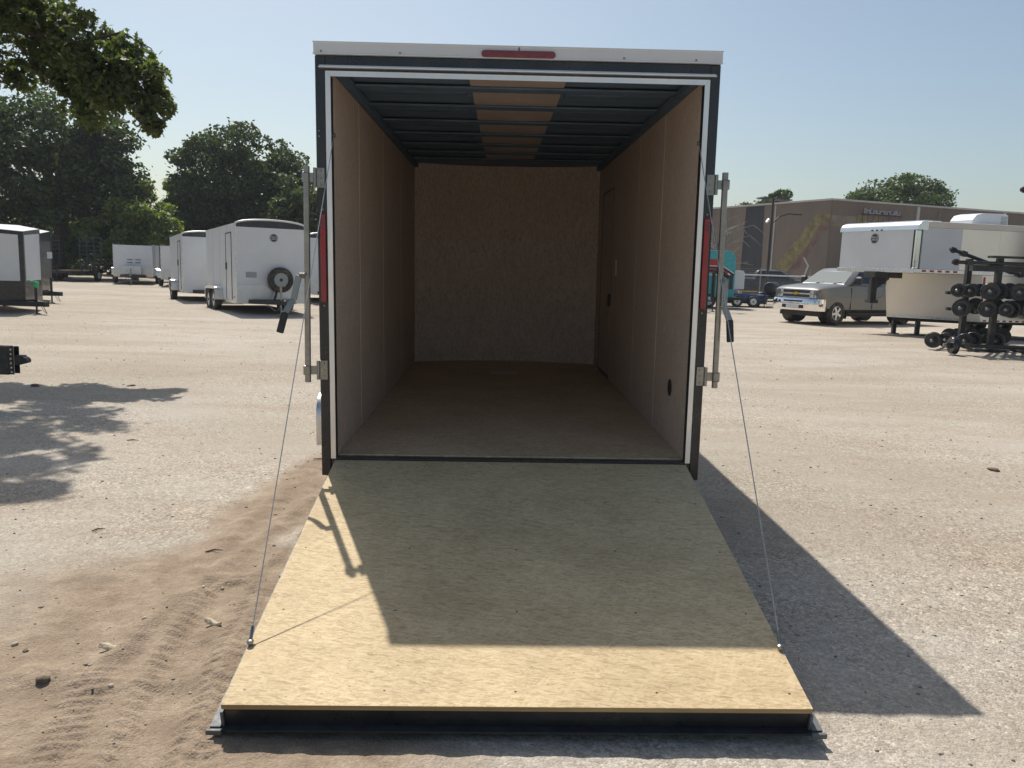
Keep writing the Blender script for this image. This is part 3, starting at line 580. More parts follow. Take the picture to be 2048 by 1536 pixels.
# lock bars swung open on both posts
for s, xt, xb, zt, zbt in ((-1, -1.116, -1.130, 2.088, 0.931), (1, 1.118, 1.126, 2.101, 0.934)):
    bar = MB().tube([(xt, -0.045, zt), (xb, -0.045, zbt)], 0.0165, 14).build('lock_bar', GALV, TR, True)
    for z0, z1 in (((1.978, 2.084), (0.943, 1.052)) if s < 0 else ((1.982, 2.092), (0.941, 1.051))):
        zc = (z0 + z1) / 2; xbz = xb + (xt - xb) * (zc - zbt) / (zt - zbt)
        a, b = sorted((s * 1.0225, s * 1.068)); Bx(a, b, -0.0375, -0.0308, z0, z1).build('hinge_plate', GALV, bar, bevel=0.004)
        MB().tube([(s * 1.0735, -0.043, z0 + 0.002), (s * 1.0735, -0.043, z1 - 0.002)], 0.0085, 10).build('hinge_pin', GALV, bar, True)
        a, b = sorted((s * 1.0785, abs(xbz) * s - s * 0.012)); Bx(a, b, -0.046, -0.040, zc - 0.024, zc + 0.024).build('hinge_leaf', BLACKM if 0 else GALV, bar)
        a, b = sorted((xbz - 0.0185, xbz + 0.0185)); Bx(a + s * 0.004, b + s * 0.004, -0.064, -0.027, zc - 0.027, zc + 0.027).build('bar_collar', GALV, bar, bevel=0.006)
        for q in (-0.036, 0, 0.036): MB().lathe([(0.0065, 0), (0.005, 0.005)], (s * 1.043, -0.0378, zc + q), (0, -1, 0), 8).build('bolt', GALV, bar)
    hp = [(-1.123, 1.512), (-1.164, 1.512), (-1.192, 1.385), (-1.236, 1.312)] if s < 0 else [(1.122, 1.535), (1.146, 1.532), (1.143, 1.392), (1.176, 1.312)]
    hm = MB()
    for k in range(3): hm.bar((hp[k][0], -0.052 - 0.012 * k, hp[k][1]), (hp[k + 1][0], -0.064 - 0.012 * k, hp[k + 1][1]), 0.011, 0.034, up=(1, 0, 0.3))
    hm.build('handle', GALV, bar, bevel=0.003)
    g = (-1.264, 1.205) if s < 0 else (1.183, 1.196)
    MB().bar((hp[3][0], -0.086, hp[3][1] + 0.004), (g[0], -0.10, g[1]), 0.028, 0.036, up=(1, 0, 0)).build('hand_grip', BLACKM, bar, bevel=0.006)
# running gear
for s in (-1, 1):
    a, b = s * W, s * 1.295
    fender(TR, a, b, 0.86, 2.62, 0.36, 0.70, ALU)
    for y in (1.30, 2.18):
        wheel(TR, (s * 1.165, y, 0.335), (s, 0, 0), 0.335, 0.20, 0.19, WHITE)
tg = MB().bar((-0.85, 3.9, 0.41), (-0.03, 5.95, 0.41), 0.06, 0.11).bar((0.85, 3.9, 0.41), (0.03, 5.95, 0.41), 0.06, 0.11).box(-0.06, 0.06, 5.9, 6.15, 0.38, 0.47).build('tongue', BLACKM, TR)
jack(TR, 0.0, 5.6, 0.0, 0.95)
# paper lying on the floor
pp = MB().hexa([(-0.14, 3.40, 0.5095), (0.12, 3.39, 0.5095), (0.13, 3.55, 0.5095), (-0.15, 3.56, 0.5095)], [(-0.14, 3.40, 0.5115), (0.12, 3.39, 0.5115), (0.13, 3.55, 0.512), (-0.15, 3.56, 0.513)])
pp.v = [T3 @ Vector(q) for q in pp.v]; tag(pp.build('paper_sheet', PAPER), 'sheet of paper lying on the plywood floor inside the trailer', 'paper')

# ------------------------------------------------------------------ parked cargo trailers
def cargo(label, fc, h, L, Wd, z0, z1, arch, tilt=0.0, group='parked white cargo trailers', badge=False, spare=False, guard=None, door=None, axle_y=2.6, tandem=True, side=WHITE, front=WHITE, name='cargo_trailer', decals=False, box=False):
    t = thing(name, label, 'trailer', (fc[0], fc[1], hz(*fc)), heading(h), group)
    t.rotation_euler = (tilt, 0, heading(h)); w = Wd / 2
    arc = [(w * math.cos(a), z1 + arch * math.sin(a)) for a in [math.pi * k / 14 for k in range(15)]] if arch else [(w, z1), (-w, z1)]
    for s in (-1, 1):
        n = max(2, round(L / 1.22))
        for k in range(n): Bx(min(s * (w - 0.03), s * w), max(s * (w - 0.03), s * w), 0.03 + k * (L - 0.03) / n, 0.026 + (k + 1) * (L - 0.03) / n, z0, z1 - 0.01).build('side_panel', side, t)
        for k in range(1, n): Bx(min(s * (w + 0.0003), s * (w + 0.002)), max(s * (w + 0.0003), s * (w + 0.002)), 0.010 + k * (L - 0.03) / n, 0.046 + k * (L - 0.03) / n, z0, z1 - 0.012).build('panel_seam', TRIMW, t)
        Bx(min(s * (w + 0.0003), s * (w + 0.02)), max(s * (w + 0.0003), s * (w + 0.02)), 0.25, 0.31, z0 + 0.14, z0 + 0.19).build('marker_light', AMBER, t, bevel=0.005); Bx(min(s * (w + 0.0003), s * (w + 0.02)), max(s * (w + 0.0003), s * (w + 0.02)), L - 0.2, L - 0.14, z0 + 0.14, z0 + 0.19).build('marker_light', REDL, t, bevel=0.005)
        Bx(min(s * (w + 0.0003), s * (w + 0.012)), max(s * (w + 0.0003), s * (w + 0.012)), 0.03, L, z0 - 0.005, z0 + 0.07).build('bottom_rail', ALU, t)
        Bx(min(s * (w - 0.02), s * (w + 0.006)), max(s * (w - 0.02), s * (w + 0.006)), 0.0, 0.029, z0, z1 - 0.012).build('corner_trim', ALU, t)
        Bx(min(s * (w - 0.01), s * (w + 0.008)), max(s * (w - 0.01), s * (w + 0.008)), 0.03, L, z1 - 0.009, z1 + 0.035).build('roof_rail', WHITE, t)
    gh = guard or 0.0
    Bx(-w + 0.022, w - 0.022, 0.0, 0.026, z0 + gh + 0.003, z1 - (0.07 if arch else 0.012)).build('front_panel', front, t)
    if gh: Bx(-w + 0.022, w - 0.022, -0.006, 0.026, z0, z0 + gh).build('stone_guard', TREAD if guard < 0.7 else WHITE, t)  # tallest guard is white to stand for sun glare on diamond plate
    Bx(-w + 0.032, w - 0.032, L - 0.03, L, z0, z1 - 0.012).build('rear_panel', side, t)
    if arch:
        MB().prism(arc + [(-w, z1 - 0.068), (w, z1 - 0.068)], lambda a, b, d: (a, d, b), 0.004, 0.028).build('arch_panel', BLACK, t)
        MB().tube([(a * 1.0, 0.0, b + 0.012) for a, b in arc], 0.026, 8).build('arch_trim', WHITE, t, True)
    MB().prism(arc, lambda a, b, d: (a, d, b), 0.03, L).build('roof', WHITE, t, bool(arch))
    Bx(-w + 0.035, w - 0.035, 0.035, L - 0.035, z0 + 0.005, z0 + 0.09).build('chassis', BLACKM, t)
    r = 0.345
    ys = (axle_y - 0.42, axle_y + 0.42) if tandem else (axle_y,)
    for s in (-1, 1):
        fender(t, s * w, s * (w + 0.235), ys[0] - 0.43, ys[-1] + 0.43, z0 + 0.06, z0 + 0.45, ALU)
        for y in ys: wheel(t, (s * (w + 0.115), y, r + (L * 0 - y) * math.sin(-tilt) * 0 + 0.005), (s, 0, 0), r, 0.2, 0.2, WHITE2)
    MB().bar((-w * 0.8, 0.3, z0 + 0.045), (-0.03, -1.15, z0 + 0.045), 0.06, 0.12).bar((w * 0.8, 0.3, z0 + 0.045), (0.03, -1.15, z0 + 0.045), 0.06, 0.12).box(-w * 0.55, w * 0.55, -0.10, -0.04, z0 - 0.02, z0 + 0.11).build('tongue', BLACKM, t)
    MB().box(-0.05, 0.05, -1.45, -1.1, z0 + 0.0, z0 + 0.10).lathe([(0.06, 0), (0.06, 0.09), (0.03, 0.11)], (0, -1.43, z0 + 0.01), (0, 0, 1), 12).build('coupler', BLACKM, t)
    jack(t, 0.0, -1.0, 0.0 - math.sin(tilt) * 1.0, 0.85, GALV)
    MB().tube([(0.05, -1.1, z0), (0.12, -1.15, z0 - 0.16), (0.2, -0.9, z0 - 0.2), (0.3, -0.6, z0 + 0.0)], 0.010, 6).build('safety_chain', GALV, t)
    MB().tube([(-0.05, -1.1, z0), (-0.12, -1.2, z0 - 0.14), (-0.18, -1.0, z0 - 0.17), (-0.3, -0.6, z0 + 0.0)], 0.010, 6).build('safety_chain', GALV, t)
    if spare:
        wheel(t, (spare[0], -0.13, spare[1]), (0, -1, 0), 0.36, 0.2, 0.2, GREYP)
        MB().bar((spare[0], -0.02, spare[1] - 0.05), (0.0, -0.3, z0 + 0.1), 0.05, 0.05).build('spare_carrier', BLACKM, t)
    if door:
        d0, d1 = door; x = -w - 0.004
        Bx(x, x + 0.006, d0 + 0.03, d1 - 0.03, z0 + 0.12, z1 - 0.22).build('side_door', side, t)
        for a in ((d0, d0 + 0.026), (d1 - 0.026, d1)): Bx(x - 0.010, x + 0.004, a[0], a[1], z0 + 0.09, z1 - 0.19).build('door_trim', ALU if a[0] == d1 else BLACKM, t)
        Bx(x - 0.010, x + 0.004, d0 + 0.027, d1 - 0.027, z1 - 0.218, z1 - 0.19).build('door_trim', BLACKM, t)
        Bx(x - 0.035, x + 0.004, d1 - 0.12, d1 - 0.06, z0 + 0.95, z0 + 1.15).build('door_handle', BLACKM, t, bevel=0.004)
    if badge: round_badge(t, Matrix.Translation((badge[0], -0.002, badge[1])) @ Matrix.Rotation(rad(90), 4, 'X'), 0.115)
    if decals:
        for dx in decals:
            for dz in (0.0, -0.15): Bx(dx - 0.13, dx + 0.13, -0.003, -0.0005, z0 + 0.86 + dz, z0 + 0.905 + dz).build('decal', MRED, t)
    if box:
        bx = Bx(-0.42, 0.42, -0.62, -0.12, z0 + 0.14, z0 + 0.55).build('tongue_box', WHITE2, t, bevel=0.02)
        Bx(-0.43, 0.43, -0.63, -0.11, z0 + 0.50, z0 + 0.56).build('box_lid', WHITE, bx, bevel=0.008)
    Bx(-w + 0.26, -w + 0.56, -0.003, -0.0005, z0 + 0.72, z0 + 0.88).build('data_plate', GREYP, t) if badge else None
    return t
def side_of(corner, h, Wd): # front centre from the image-left front corner
    l = math.hypot(*h); hx, hy = h[0] / l, h[1] / l
    return (corner[0] - hy * Wd / 2, corner[1] + hx * Wd / 2)
hA = (0.49, -0.87)
A = cargo('white round-roofed cargo trailer with a spare tyre and round black badge on its front', side_of((-7.38, 18.2), hA, 1.95), hA, 4.5, 1.95, 0.31, 2.50, 0.14, rad(-1.6), badge=(0.08, 2.16), spare=(0.22, 0.98), guard=0.52, door=(0.55, 1.35), axle_y=2.75)
hB = (0.46, -0.89)
B = cargo('white round-roofed cargo trailer just left of the one with the spare tyre', side_of((-10.95, 23.6), hB, 1.9), hB, 4.0, 1.9, 0.30, 2.30, 0.12, rad(-1.2), guard=0.75, door=(0.5, 1.25), axle_y=1.9, spare=(0.55, 0.95), tandem=False)
cargo('white flat-roofed cargo trailer with red decals and white tongue box at the tree line', side_of((-19.9, 37.6), (0.30, -0.95), 1.85), (0.30, -0.95), 4.0, 1.85, 0.38, 2.02, 0.0, 0, decals=(-0.15, 0.25), guard=0.42, box=True, axle_y=1.4, tandem=False, side=WHITE2)
cargo('plain white flat-roofed cargo trailer with chrome fender, between the decal trailer and a round-roofed one', side_of((-16.9, 36.2), (0.28, -0.96), 2.0), (0.28, -0.96), 4.0, 2.0, 0.36, 2.03, 0.0, 0, guard=0.5, axle_y=1.0, tandem=False)
cargo('white round-roofed cargo trailer mostly hidden behind the lock bar of the open trailer', side_of((-7.0, 25.2), (0.42, -0.9), 2.0), (0.42, -0.9), 4.6, 2.0, 0.33, 2.45, 0.13, rad(-0.8), guard=0.5, axle_y=2.8)

def vnose(label, apex, h, L, Wd, z0, zl, z1, nose, white, tilt=0.0, tagc=None, name='wedge_nose_trailer', slope=0.10, sticker=False):
    """wedge-nosed trailer; apex of the nose at the local origin, nose top sloping down to the front"""
    t = thing(name, label, 'trailer', (apex[0], apex[1], hz(*apex)), heading(h), 'dark wedge-nosed trailers on the left'); w = Wd / 2
    pan = WHITE2 if white else GREYP if 0 else BLACK
    zt = z1 - slope
    for s in (-1, 1):
        A_, B_ = Vector((0, 0, 0)), Vector((s * w, nose, 0)); d = (B_ - A_).normalized(); nrm = Vector((-d.y, d.x, 0)); nrm = nrm if nrm.y < 0 else -nrm
        Ln = (B_ - A_).length
        def q(u, z, o): return A_ + d * u + nrm * o + Vector((0, 0, z))
        def slab(u0, u1, za, zb, za2, zb2, o0, o1): return MB().hexa([q(u0, za, o0), q(u1, za2, o0), q(u1, za2, o1), q(u0, za, o1)], [q(u0, zb, o0), q(u1, zb2, o0), q(u1, zb2, o1), q(u0, zb, o1)])
        slab(0.0, Ln, z0, zl, z0, zl, -0.03, 0.0).build('lower_panel', BLACK, t)
        slab(0.10, Ln - 0.06, zl + 0.002, zt - 0.09, zl + 0.002, z1 - 0.12, -0.028, 0.0).build('nose_panel', pan, t)
        slab(-0.01, 0.097, zl + 0.001, zt, zl + 0.001, zt, -0.03, 0.006).build('corner_post', BLACK, t)
        slab(Ln - 0.058, Ln, zl + 0.001, z1, zl + 0.001, z1, -0.03, 0.004).build('corner_post', BLACK, t)
        slab(0.098, Ln - 0.059, zt - 0.088, zt, z1 - 0.118, z1, -0.029, 0.004).build('top_trim', BLACK, t)
        x0, x1 = sorted((s * (w - 0.03), s * w))
        Bx(x0, x1, nose + 0.01, nose + L, zl + 0.002, z1 - 0.062).build('side_panel', pan, t); Bx(x0, x1, nose + 0.01, nose + L, z0, zl).build('lower_panel', BLACK, t)
        a, b = sorted((s * (w - 0.031), s * (w + 0.005))); Bx(a, b, nose + 0.012, nose + L, z1 - 0.06, z1).build('top_trim', BLACK, t)
    MB().add([(0, 0.0, zt + 0.004), (w, nose, z1 + 0.004), (w, nose + 0.9, z1 + 0.10), (-w, nose + 0.9, z1 + 0.10), (-w, nose, z1 + 0.004), (0, 0, zt - 0.02), (w, nose, z1 - 0.02), (w, nose + 0.9, z1 + 0.0), (-w, nose + 0.9, z1 + 0.0), (-w, nose, z1 - 0.02)], [(0, 1, 2, 3, 4), (9, 8, 7, 6, 5), (0, 5, 6, 1), (1, 6, 7, 2), (2, 7, 8, 3), (3, 8, 9, 4), (4, 9, 5, 0)]).build('nose_roof', WHITE, t)
    Bx(-w, w, nose + 0.902, nose + L, z1 + 0.003, z1 + 0.10).build('roof', WHITE, t)
    MB().bar((-w * 0.6, nose * 0.7, z0 + 0.03), (-0.03, -0.55, z0 + 0.03), 0.06, 0.12).bar((w * 0.6, nose * 0.7, z0 + 0.03), (0.03, -0.55, z0 + 0.03), 0.06, 0.12).build('tongue', BLACKM, t)
    MB().box(-0.05, 0.05, -0.85, -0.5, z0 - 0.02, z0 + 0.10).build('coupler', BLACKM, t)
    j = jack(t, 0, -0.42, 0.0, 0.78)
    if tagc: MB().tube([(0.0, -0.42, 0.66), (0.02, -0.44, 0.80)], 0.055, 10).tube([(0.0, -0.42, 0.79), (-0.2, -0.44, 0.83)], 0.022, 8).build('jack_handle', tagc, t, True, label='bright green jack handle')
    MB().tube([(0.05, -0.6, z0), (0.1, -0.66, z0 - 0.2), (0.16, -0.45, z0 - 0.15), (0.22, -0.25, z0)], 0.010, 6).build('safety_chain', GALV, t)
    if sticker: Bx(0.45, 0.62, nose * 0.5 - 0.16, nose * 0.5 - 0.12, 1.35, 1.55).build('sticker', WHITE, t)
    for s in (-1, 1):
        fender(t, s * w, s * (w + 0.22), nose + 1.4, nose + 2.3, z0 + 0.08, z0 + 0.45, BLACK)
        wheel(t, (s * (w + 0.11), nose + 1.85, 0.335), (s, 0, 0), 0.335, 0.2, 0.19, WHITE2)
    return t
vnose('black trailer with white panels and a green jack handle at the left edge', (-11.95, 16.0), (0.88, -0.47), 3.8, 2.1, 0.22, 0.80, 2.13, 0.95, True, tagc=GREEN)
vnose('all-black trailer with a white sticker behind the white-panelled one', (-14.1, 20.6), (0.90, -0.42), 3.8, 2.1, 0.26, 0.8, 2.20, 0.95, False, sticker=True)

# open utility trailers with upright mesh gates at the tree line
def utility(label, c, h, gate_h):
    t = thing('utility_trailer', label, 'trailer', (c[0], c[1], 0), heading(h), 'open utility trailers at the tree line')
    fr = MB()
    for x in (-0.85, 0.85): fr.bar((x, 0, 0.5), (x, 3.0, 0.5), 0.06, 0.1).bar((x, 0, 0.85), (x, 3.0, 0.85), 0.05, 0.05)
    for x in (-0.85, 0.85):
        for y in (0, 1, 2, 3): fr.bar((x, y, 0.5), (x, y, 0.85), 0.05, 0.05)
    fr.box(-0.85, 0.85, -0.03, 0.03, 0.45, 0.55).box(-0.85, 0.85, 2.97, 3.03, 0.45, 0.55).build('frame', BLACKM, t)
    for k in range(6): Bx(-0.83 + k * 0.277, -0.83 + k * 0.277 + 0.27, 0.04, 2.96, 0.552, 0.59).build('deck_plank', OSBEDGE, t)
    g = MB()
    for x in np.linspace(-0.6, 0.6, 4): g.bar((x, 3.06, 0.5), (x, 3.06, 0.5 + gate_h), 0.04, 0.04)
    for z in np.linspace(0.5, 0.5 + gate_h, 9): g.bar((-0.6, 3.06, z), (0.6, 3.06, z), 0.035, 0.035)
    g.build('ramp_gate', DIMG, t)
    for s in (-1, 1):
        fender(t, s * 0.88, s * 1.1, 1.1, 2.0, 0.42, 0.72, BLACKM); wheel(t, (s * 0.99, 1.55, 0.32), (s, 0, 0), 0.32, 0.19, 0.18, WHITE2)
    MB().bar((-0.7, 0, 0.48), (0, -1.1, 0.48), 0.06, 0.1).bar((0.7, 0, 0.48), (0, -1.1, 0.48), 0.06, 0.1).build('tongue', BLACKM, t); jack(t, 0, -0.9, 0, 0.9)
    return t
utility('open utility trailer with upright lattice gate, left of the pair at the tree line', (-25.0, 38.4), (0.1, -0.99), 1.9)
utility('open utility trailer with upright lattice gate, right of the pair at the tree line', (-23.0, 38.8), (0.05, -0.99), 1.9)
# dark smoker-style tank trailer beside the black trailers
def tank_trailer(label, c, h, L, r, mat, fmat, name='tank_trailer'):
    t = thing(name, label, 'trailer', (c[0], c[1], 0), heading(h))
    MB().lathe([(r * 0.5, -0.06), (r * 0.9, -0.02), (r, 0.05), (r, L - 0.05), (r * 0.9, L + 0.02), (r * 0.5, L + 0.06)], (0, 0.2, 0.95), (0, 1, 0), 20).build('tank', mat, t, True)
    Bx(-0.5, 0.5, 0, L + 0.4, 0.42, 0.52).build('frame', BLACKM, t)
    for s in (-1, 1):
        fender(t, s * 0.52, s * 0.76, L * 0.35, L * 0.35 + 0.8, 0.42, 0.74, fmat); wheel(t, (s * 0.64, L * 0.35 + 0.4, 0.31), (s, 0, 0), 0.31, 0.18, 0.17, WHITE2)
    for y in (0.35, L): MB().box(-0.3, 0.3, y - 0.04, y + 0.04, 0.52, 0.72).build('saddle', BLACKM, t)
    MB().bar((-0.45, 0, 0.47), (0, -0.9, 0.47), 0.05, 0.09).bar((0.45, 0, 0.47), (0, -0.9, 0.47), 0.05, 0.09).build('tongue', BLACKM, t); jack(t, 0, -0.7, 0, 0.8)
    return t
tank_trailer('dark tank trailer standing in the shade beyond the black trailers', (-25.9, 36.0), (0.3, -0.95), 1.9, 0.35, NAVYCAR, CHROME)
tank_trailer('small dark tank trailer with a chrome fender left of the grey pickup', (13.3, 35.0), (-0.5, -0.87), 1.3, 0.30, BLACKM, CHROME)
# coupler of a trailer parked out of frame on the left
t = thing('trailer_coupler', 'black adjustable trailer coupler with bolt holes poking in at the left edge', 'coupler', (-4.93, 3.6, hz(-4.93, 3.6)))
ch = MB().box(-0.19, -0.02, -0.05, 0.05, 0.355, 0.64).box(-0.019, 0.035, -0.052, -0.042, 0.36, 0.635).box(-0.019, 0.035, 0.042, 0.052, 0.36, 0.635).build('channel', BLACKM, t, bevel=0.006)
for z in (0.385, 0.43, 0.565, 0.61): MB().lathe([(0.009, 0), (0.009, 0.002)], (0.010, -0.0522, z), (0, -1, 0), 12).build('bolt_hole', WHITE2, ch)
for z in (0.475, 0.52): MB().lathe([(0.015, 0), (0.013, 0.010)], (0.012, -0.0522, z), (0, -1, 0), 6).build('bolt', GALV, ch)
MB().prism([(0.036, 0.455), (0.09, 0.46), (0.155, 0.478), (0.158, 0.505), (0.14, 0.53), (0.118, 0.535), (0.112, 0.552), (0.05, 0.552), (0.036, 0.545)], lambda a, b, d: (a, d, b), -0.045, 0.045).build('ball_socket', BLACKM, t, bevel=0.012)
MB().bar((-1.6, 0.5, 0.5), (-0.19, 0.0, 0.5), 0.07, 0.12).bar((-1.6, -0.5, 0.5), (-0.19, 0.0, 0.5), 0.07, 0.12).build('tongue', BLACKM, t)
MB().tube([(-0.12, -0.06, 0.36), (-0.16, -0.1, 0.15), (-0.3, -0.12, 0.06), (-0.6, -0.1, 0.12), (-0.8, -0.15, 0.4)], 0.010, 6).build('safety_chain', GALV, t)
MB().tube([(-0.9, 0, 0.0), (-0.9, 0, 0.9)], 0.03, 10).build('jack', BLACKM, t)

# ------------------------------------------------------------------ vehicles
def applied(o):
    dg = bpy.context.evaluated_depsgraph_get(); dg.update(); me = bpy.data.meshes.new_from_object(o.evaluated_get(dg)); o.modifiers.clear(); o.data = me
def ring(half, y): return [(x, y, z) for x, z in half] + [(-x, y, z) for x, z in half[::-1]]
def body_loft(st):
    """st: (y, width scale, bottom z, top z)"""
    secs = []
    for y, k, zb, zt in st:
        half = [(0.55 * k, zb), (0.86 * k, zb), (0.97 * k, zb + 0.08), (1.0 * k, zb + (zt - zb) * 0.42), (0.99 * k, zb + (zt - zb) * 0.72), (0.955 * k, zt - 0.055), (0.88 * k, zt - 0.008), (0.5 * k, zt + 0.012)]
        secs.append(ring(half, y))
    return MB().loft(secs)
def cabin(st):
    """st: (z, y front, y rear, half width)"""
    secs = []
    for z, yf, yr, hw in st:
        c = 0.10
        secs.append([(hw - c, yf, z), (hw, yf + c * 1.6, z), (hw, yr - c, z), (hw - c, yr, z), (-hw + c, yr, z), (-hw, yr - c, z), (-hw, yf + c * 1.6, z), (-hw + c, yf, z)])
    return MB().loft(secs)
def cut_arches(o, ys, z, r, w):
    for y in ys:
        for s in (-1, 1):
            c = MB().lathe([(r, -0.4), (r, 0.4)], (s * w, y, z), (1, 0, 0), 28).build('cutter', BLACKM)
            bpy.context.view_layer.update()
            m = o.modifiers.new('b', 'BOOLEAN'); m.operation = 'DIFFERENCE'; m.object = c; m.solver = 'EXACT'; applied(o)
            bpy.data.objects.remove(c)
    shade(o, 32)
def panel(pts, off, n):
    n = Vector(n).normalized(); a = [Vector(p) + n * off for p in pts]; b = [Vector(p) - n * 0.004 for p in pts]
    k = len(pts); return MB().add(a + b, [tuple(range(k)), tuple(range(2 * k - 1, k - 1, -1))] + [(i, (i + 1) % k, k + (i + 1) % k, k + i) for i in range(k)])
def pickup(label, axle, h, paint, z=0.0, detail=True):
    l = math.hypot(*h); hx, hy = h[0] / l, h[1] / l; o0 = (axle[0] + hx * 0.95, axle[1] + hy * 0.95)
    t = thing('pickup_truck', label, 'pickup', (o0[0], o0[1], z), heading(h))
    b = body_loft([(0.10, 0.90, 0.60, 1.15), (0.17, 0.955, 0.54, 1.20), (0.45, 0.985, 0.48, 1.26), (1.28, 1.0, 0.44, 1.35), (1.6, 1.0, 0.44, 1.36), (3.75, 1.0, 0.44, 1.37), (3.80, 1.0, 0.44, 1.39), (5.70, 0.99, 0.46, 1.40), (5.78, 0.96, 0.5, 1.36)]).build('body', paint, t)
    cut_arches(b, (0.95, 4.60), 0.45, 0.475, 1.0)
    hw = lambda z_: 0.95 - (z_ - 1.34) * 0.34
    c = cabin([(1.33, 1.32, 3.76, 0.95), (1.78, 1.98, 3.66, 0.80), (1.86, 2.14, 3.58, 0.74), (1.905, 2.42, 3.42, 0.62)]).build('cab', paint, t); shade(c, 30)
    nw = (0, -0.56, 0.83)
    ws = panel([(-0.84, 1.395, 1.375), (0.84, 1.395, 1.375), (0.69, 1.955, 1.762), (-0.69, 1.955, 1.762)], 0.010, nw).build('windshield', SHIELD, t)
    for x in (-0.35, 0.35): MB().bar((x, 1.36, 1.385), (x + 0.33, 1.43, 1.42), 0.02, 0.014, up=nw).build('wiper', BLACKM, ws)
    for s in (-1, 1):
        for pts in ([(1.72, 1.40), (2.66, 1.40), (2.66, 1.76), (2.14, 1.76)], [(2.76, 1.40), (3.58, 1.40), (3.54, 1.76), (2.76, 1.76)]):
            panel([(s * hw(zz), yy_, zz) for yy_, zz in pts], 0.006, (s, 0, 0.3)).build('side_window', DARKGLASS, t)
        fr = [(s * (1.001), y, zz) for y, zz in ((1.56, 0.48), (1.56, 1.15))]
        for y in (1.58, 2.71, 3.72): Bx(min(s * 0.985, s * 1.0025), max(s * 0.985, s * 1.0025), y, y + 0.012, 0.54, 1.24).build('door_gap', BLACKM, t)
        Bx(min(s * 0.98, s * 1.03), max(s * 0.98, s * 1.03), 2.42, 2.62, 1.14, 1.18).build('door_handle', paint, t, bevel=0.006)
        mr = Bx(min(s * 1.02, s * 1.22), max(s * 1.02, s * 1.22), 1.70, 1.82, 1.36, 1.62).build('mirror', BLACKM, t, bevel=0.03, seg=3)
        Bx(min(s * 1.03, s * 1.215), max(s * 1.03, s * 1.215), 1.688, 1.71, 1.56, 1.605).build('mirror_cap', CHROME, mr, bevel=0.008)
        MB().bar((s * 0.92, 1.76, 1.38), (s * 1.05, 1.76, 1.42), 0.09, 0.06).build('mirror_arm', BLACKM, mr)
        Bx(min(s * 0.84, s * 1.0), max(s * 0.84, s * 1.0), 1.5, 3.9, 0.36, 0.415).build('rocker_step', BLACKM, t, bevel=0.01)
        # headlamp wraps the corner: two clear cells over two, amber at the outer end
        hl = MB().hexa([(s * 0.57, 0.075, 0.875), (s * 0.84, 0.105, 0.875), (s * 0.84, 0.20, 0.875), (s * 0.57, 0.20, 0.875)], [(s * 0.57, 0.075, 1.13), (s * 0.83, 0.115, 1.14), (s * 0.83, 0.22, 1.14), (s * 0.57, 0.20, 1.13)]).build('headlight', LAMPGL, t, bevel=0.01)
        MB().hexa([(s * 0.842, 0.105, 0.875), (s * 0.935, 0.18, 0.875), (s * 0.91, 0.26, 0.875), (s * 0.842, 0.24, 0.875)], [(s * 0.832, 0.115, 1.14), (s * 0.93, 0.19, 1.14), (s * 0.90, 0.27, 1.14), (s * 0.832, 0.26, 1.14)]).build('turn_signal', AMBER, hl, bevel=0.006)
        Bx(min(s * 0.575, s * 0.83), max(s * 0.575, s * 0.83), 0.068, 0.10, 0.998, 1.010).build('lamp_divider', BLACKM, hl); Bx(min(s * 0.70, s * 0.71), max(s * 0.70, s * 0.71), 0.076, 0.12, 0.885, 1.12).build('lamp_divider', BLACKM, hl)
        for y in (0.95, 4.60):
            wheel(t, (s * 0.87, y, 0.40), (s, 0, 0), 0.40, 0.26, 0.235, ALU, 5)
            MB().lathe([(0.44, 0), (0.44, 0.28)], (s * 0.55, y, 0.46), (s, 0, 0), 20).build('wheel_well', BLACKM, t)
        Bx(min(s * 0.80, s * 1.0), max(s * 0.80, s * 1.0), 1.40, 1.42, 0.22, 0.5).build('mud_flap', BLACKM, t)
    g = Bx(-0.55, 0.55, 0.082, 0.15, 0.88, 1.14).build('grille', BLACKM, t)
    for z0, z1, y in ((0.985, 1.035, 0.058), (1.125, 1.16, 0.07), (0.86, 0.895, 0.07)): Bx(-0.56, 0.56, y, 0.10, z0, z1).build('grille_bar', CHROME, g, bevel=0.006)
    for s in (-1, 1): Bx(min(s * 0.545, s * 0.566), max(s * 0.545, s * 0.566), 0.072, 0.11, 0.896, 1.124).build('grille_bar', CHROME, g)
    bw = [(-0.14, 0.025), (-0.045, 0.025), (-0.045, 0.05), (0.055, 0.05), (0.055, 0.025), (0.15, 0.025), (0.13, -0.025), (0.035, -0.025), (0.035, -0.05), (-0.065, -0.05), (-0.065, -0.025), (-0.16, -0.025)]
    MB().prism(bw, lambda a, b_, d: (a, d, b_ + 1.01), 0.044, 0.057).build('emblem', GOLD, g)
    bp = [(-1.0, 0.30), (-0.97, 0.12), (-0.85, 0.03), (-0.45, -0.03), (0.45, -0.03), (0.85, 0.03), (0.97, 0.12), (1.0, 0.30)]
    bu = MB().loft([[(x * 1.0, y, 0.46), (x * 1.0, y - 0.03, 0.52), (x, y - 0.045, 0.74), (x, y - 0.01, 0.845), (x * 0.96, y + 0.09, 0.855), (x * 0.96, y + 0.09, 0.46)] for x, y in bp]).build('front_bumper', CHROME, t); shade(bu, 50)
    Bx(-0.26, 0.26, -0.088, -0.06, 0.52, 0.65).build('number_plate_holder', WHITE2, bu)
    for s in (-1, 1): Bx(min(s * 0.275, s * 0.43), max(s * 0.275, s * 0.43), -0.080, -0.05, 0.53, 0.64).build('bumper_slot', BLACKM, bu)
    Bx(-0.38, 0.38, -0.082, -0.05, 0.735, 0.79).build('bumper_slot', BLACKM, bu)
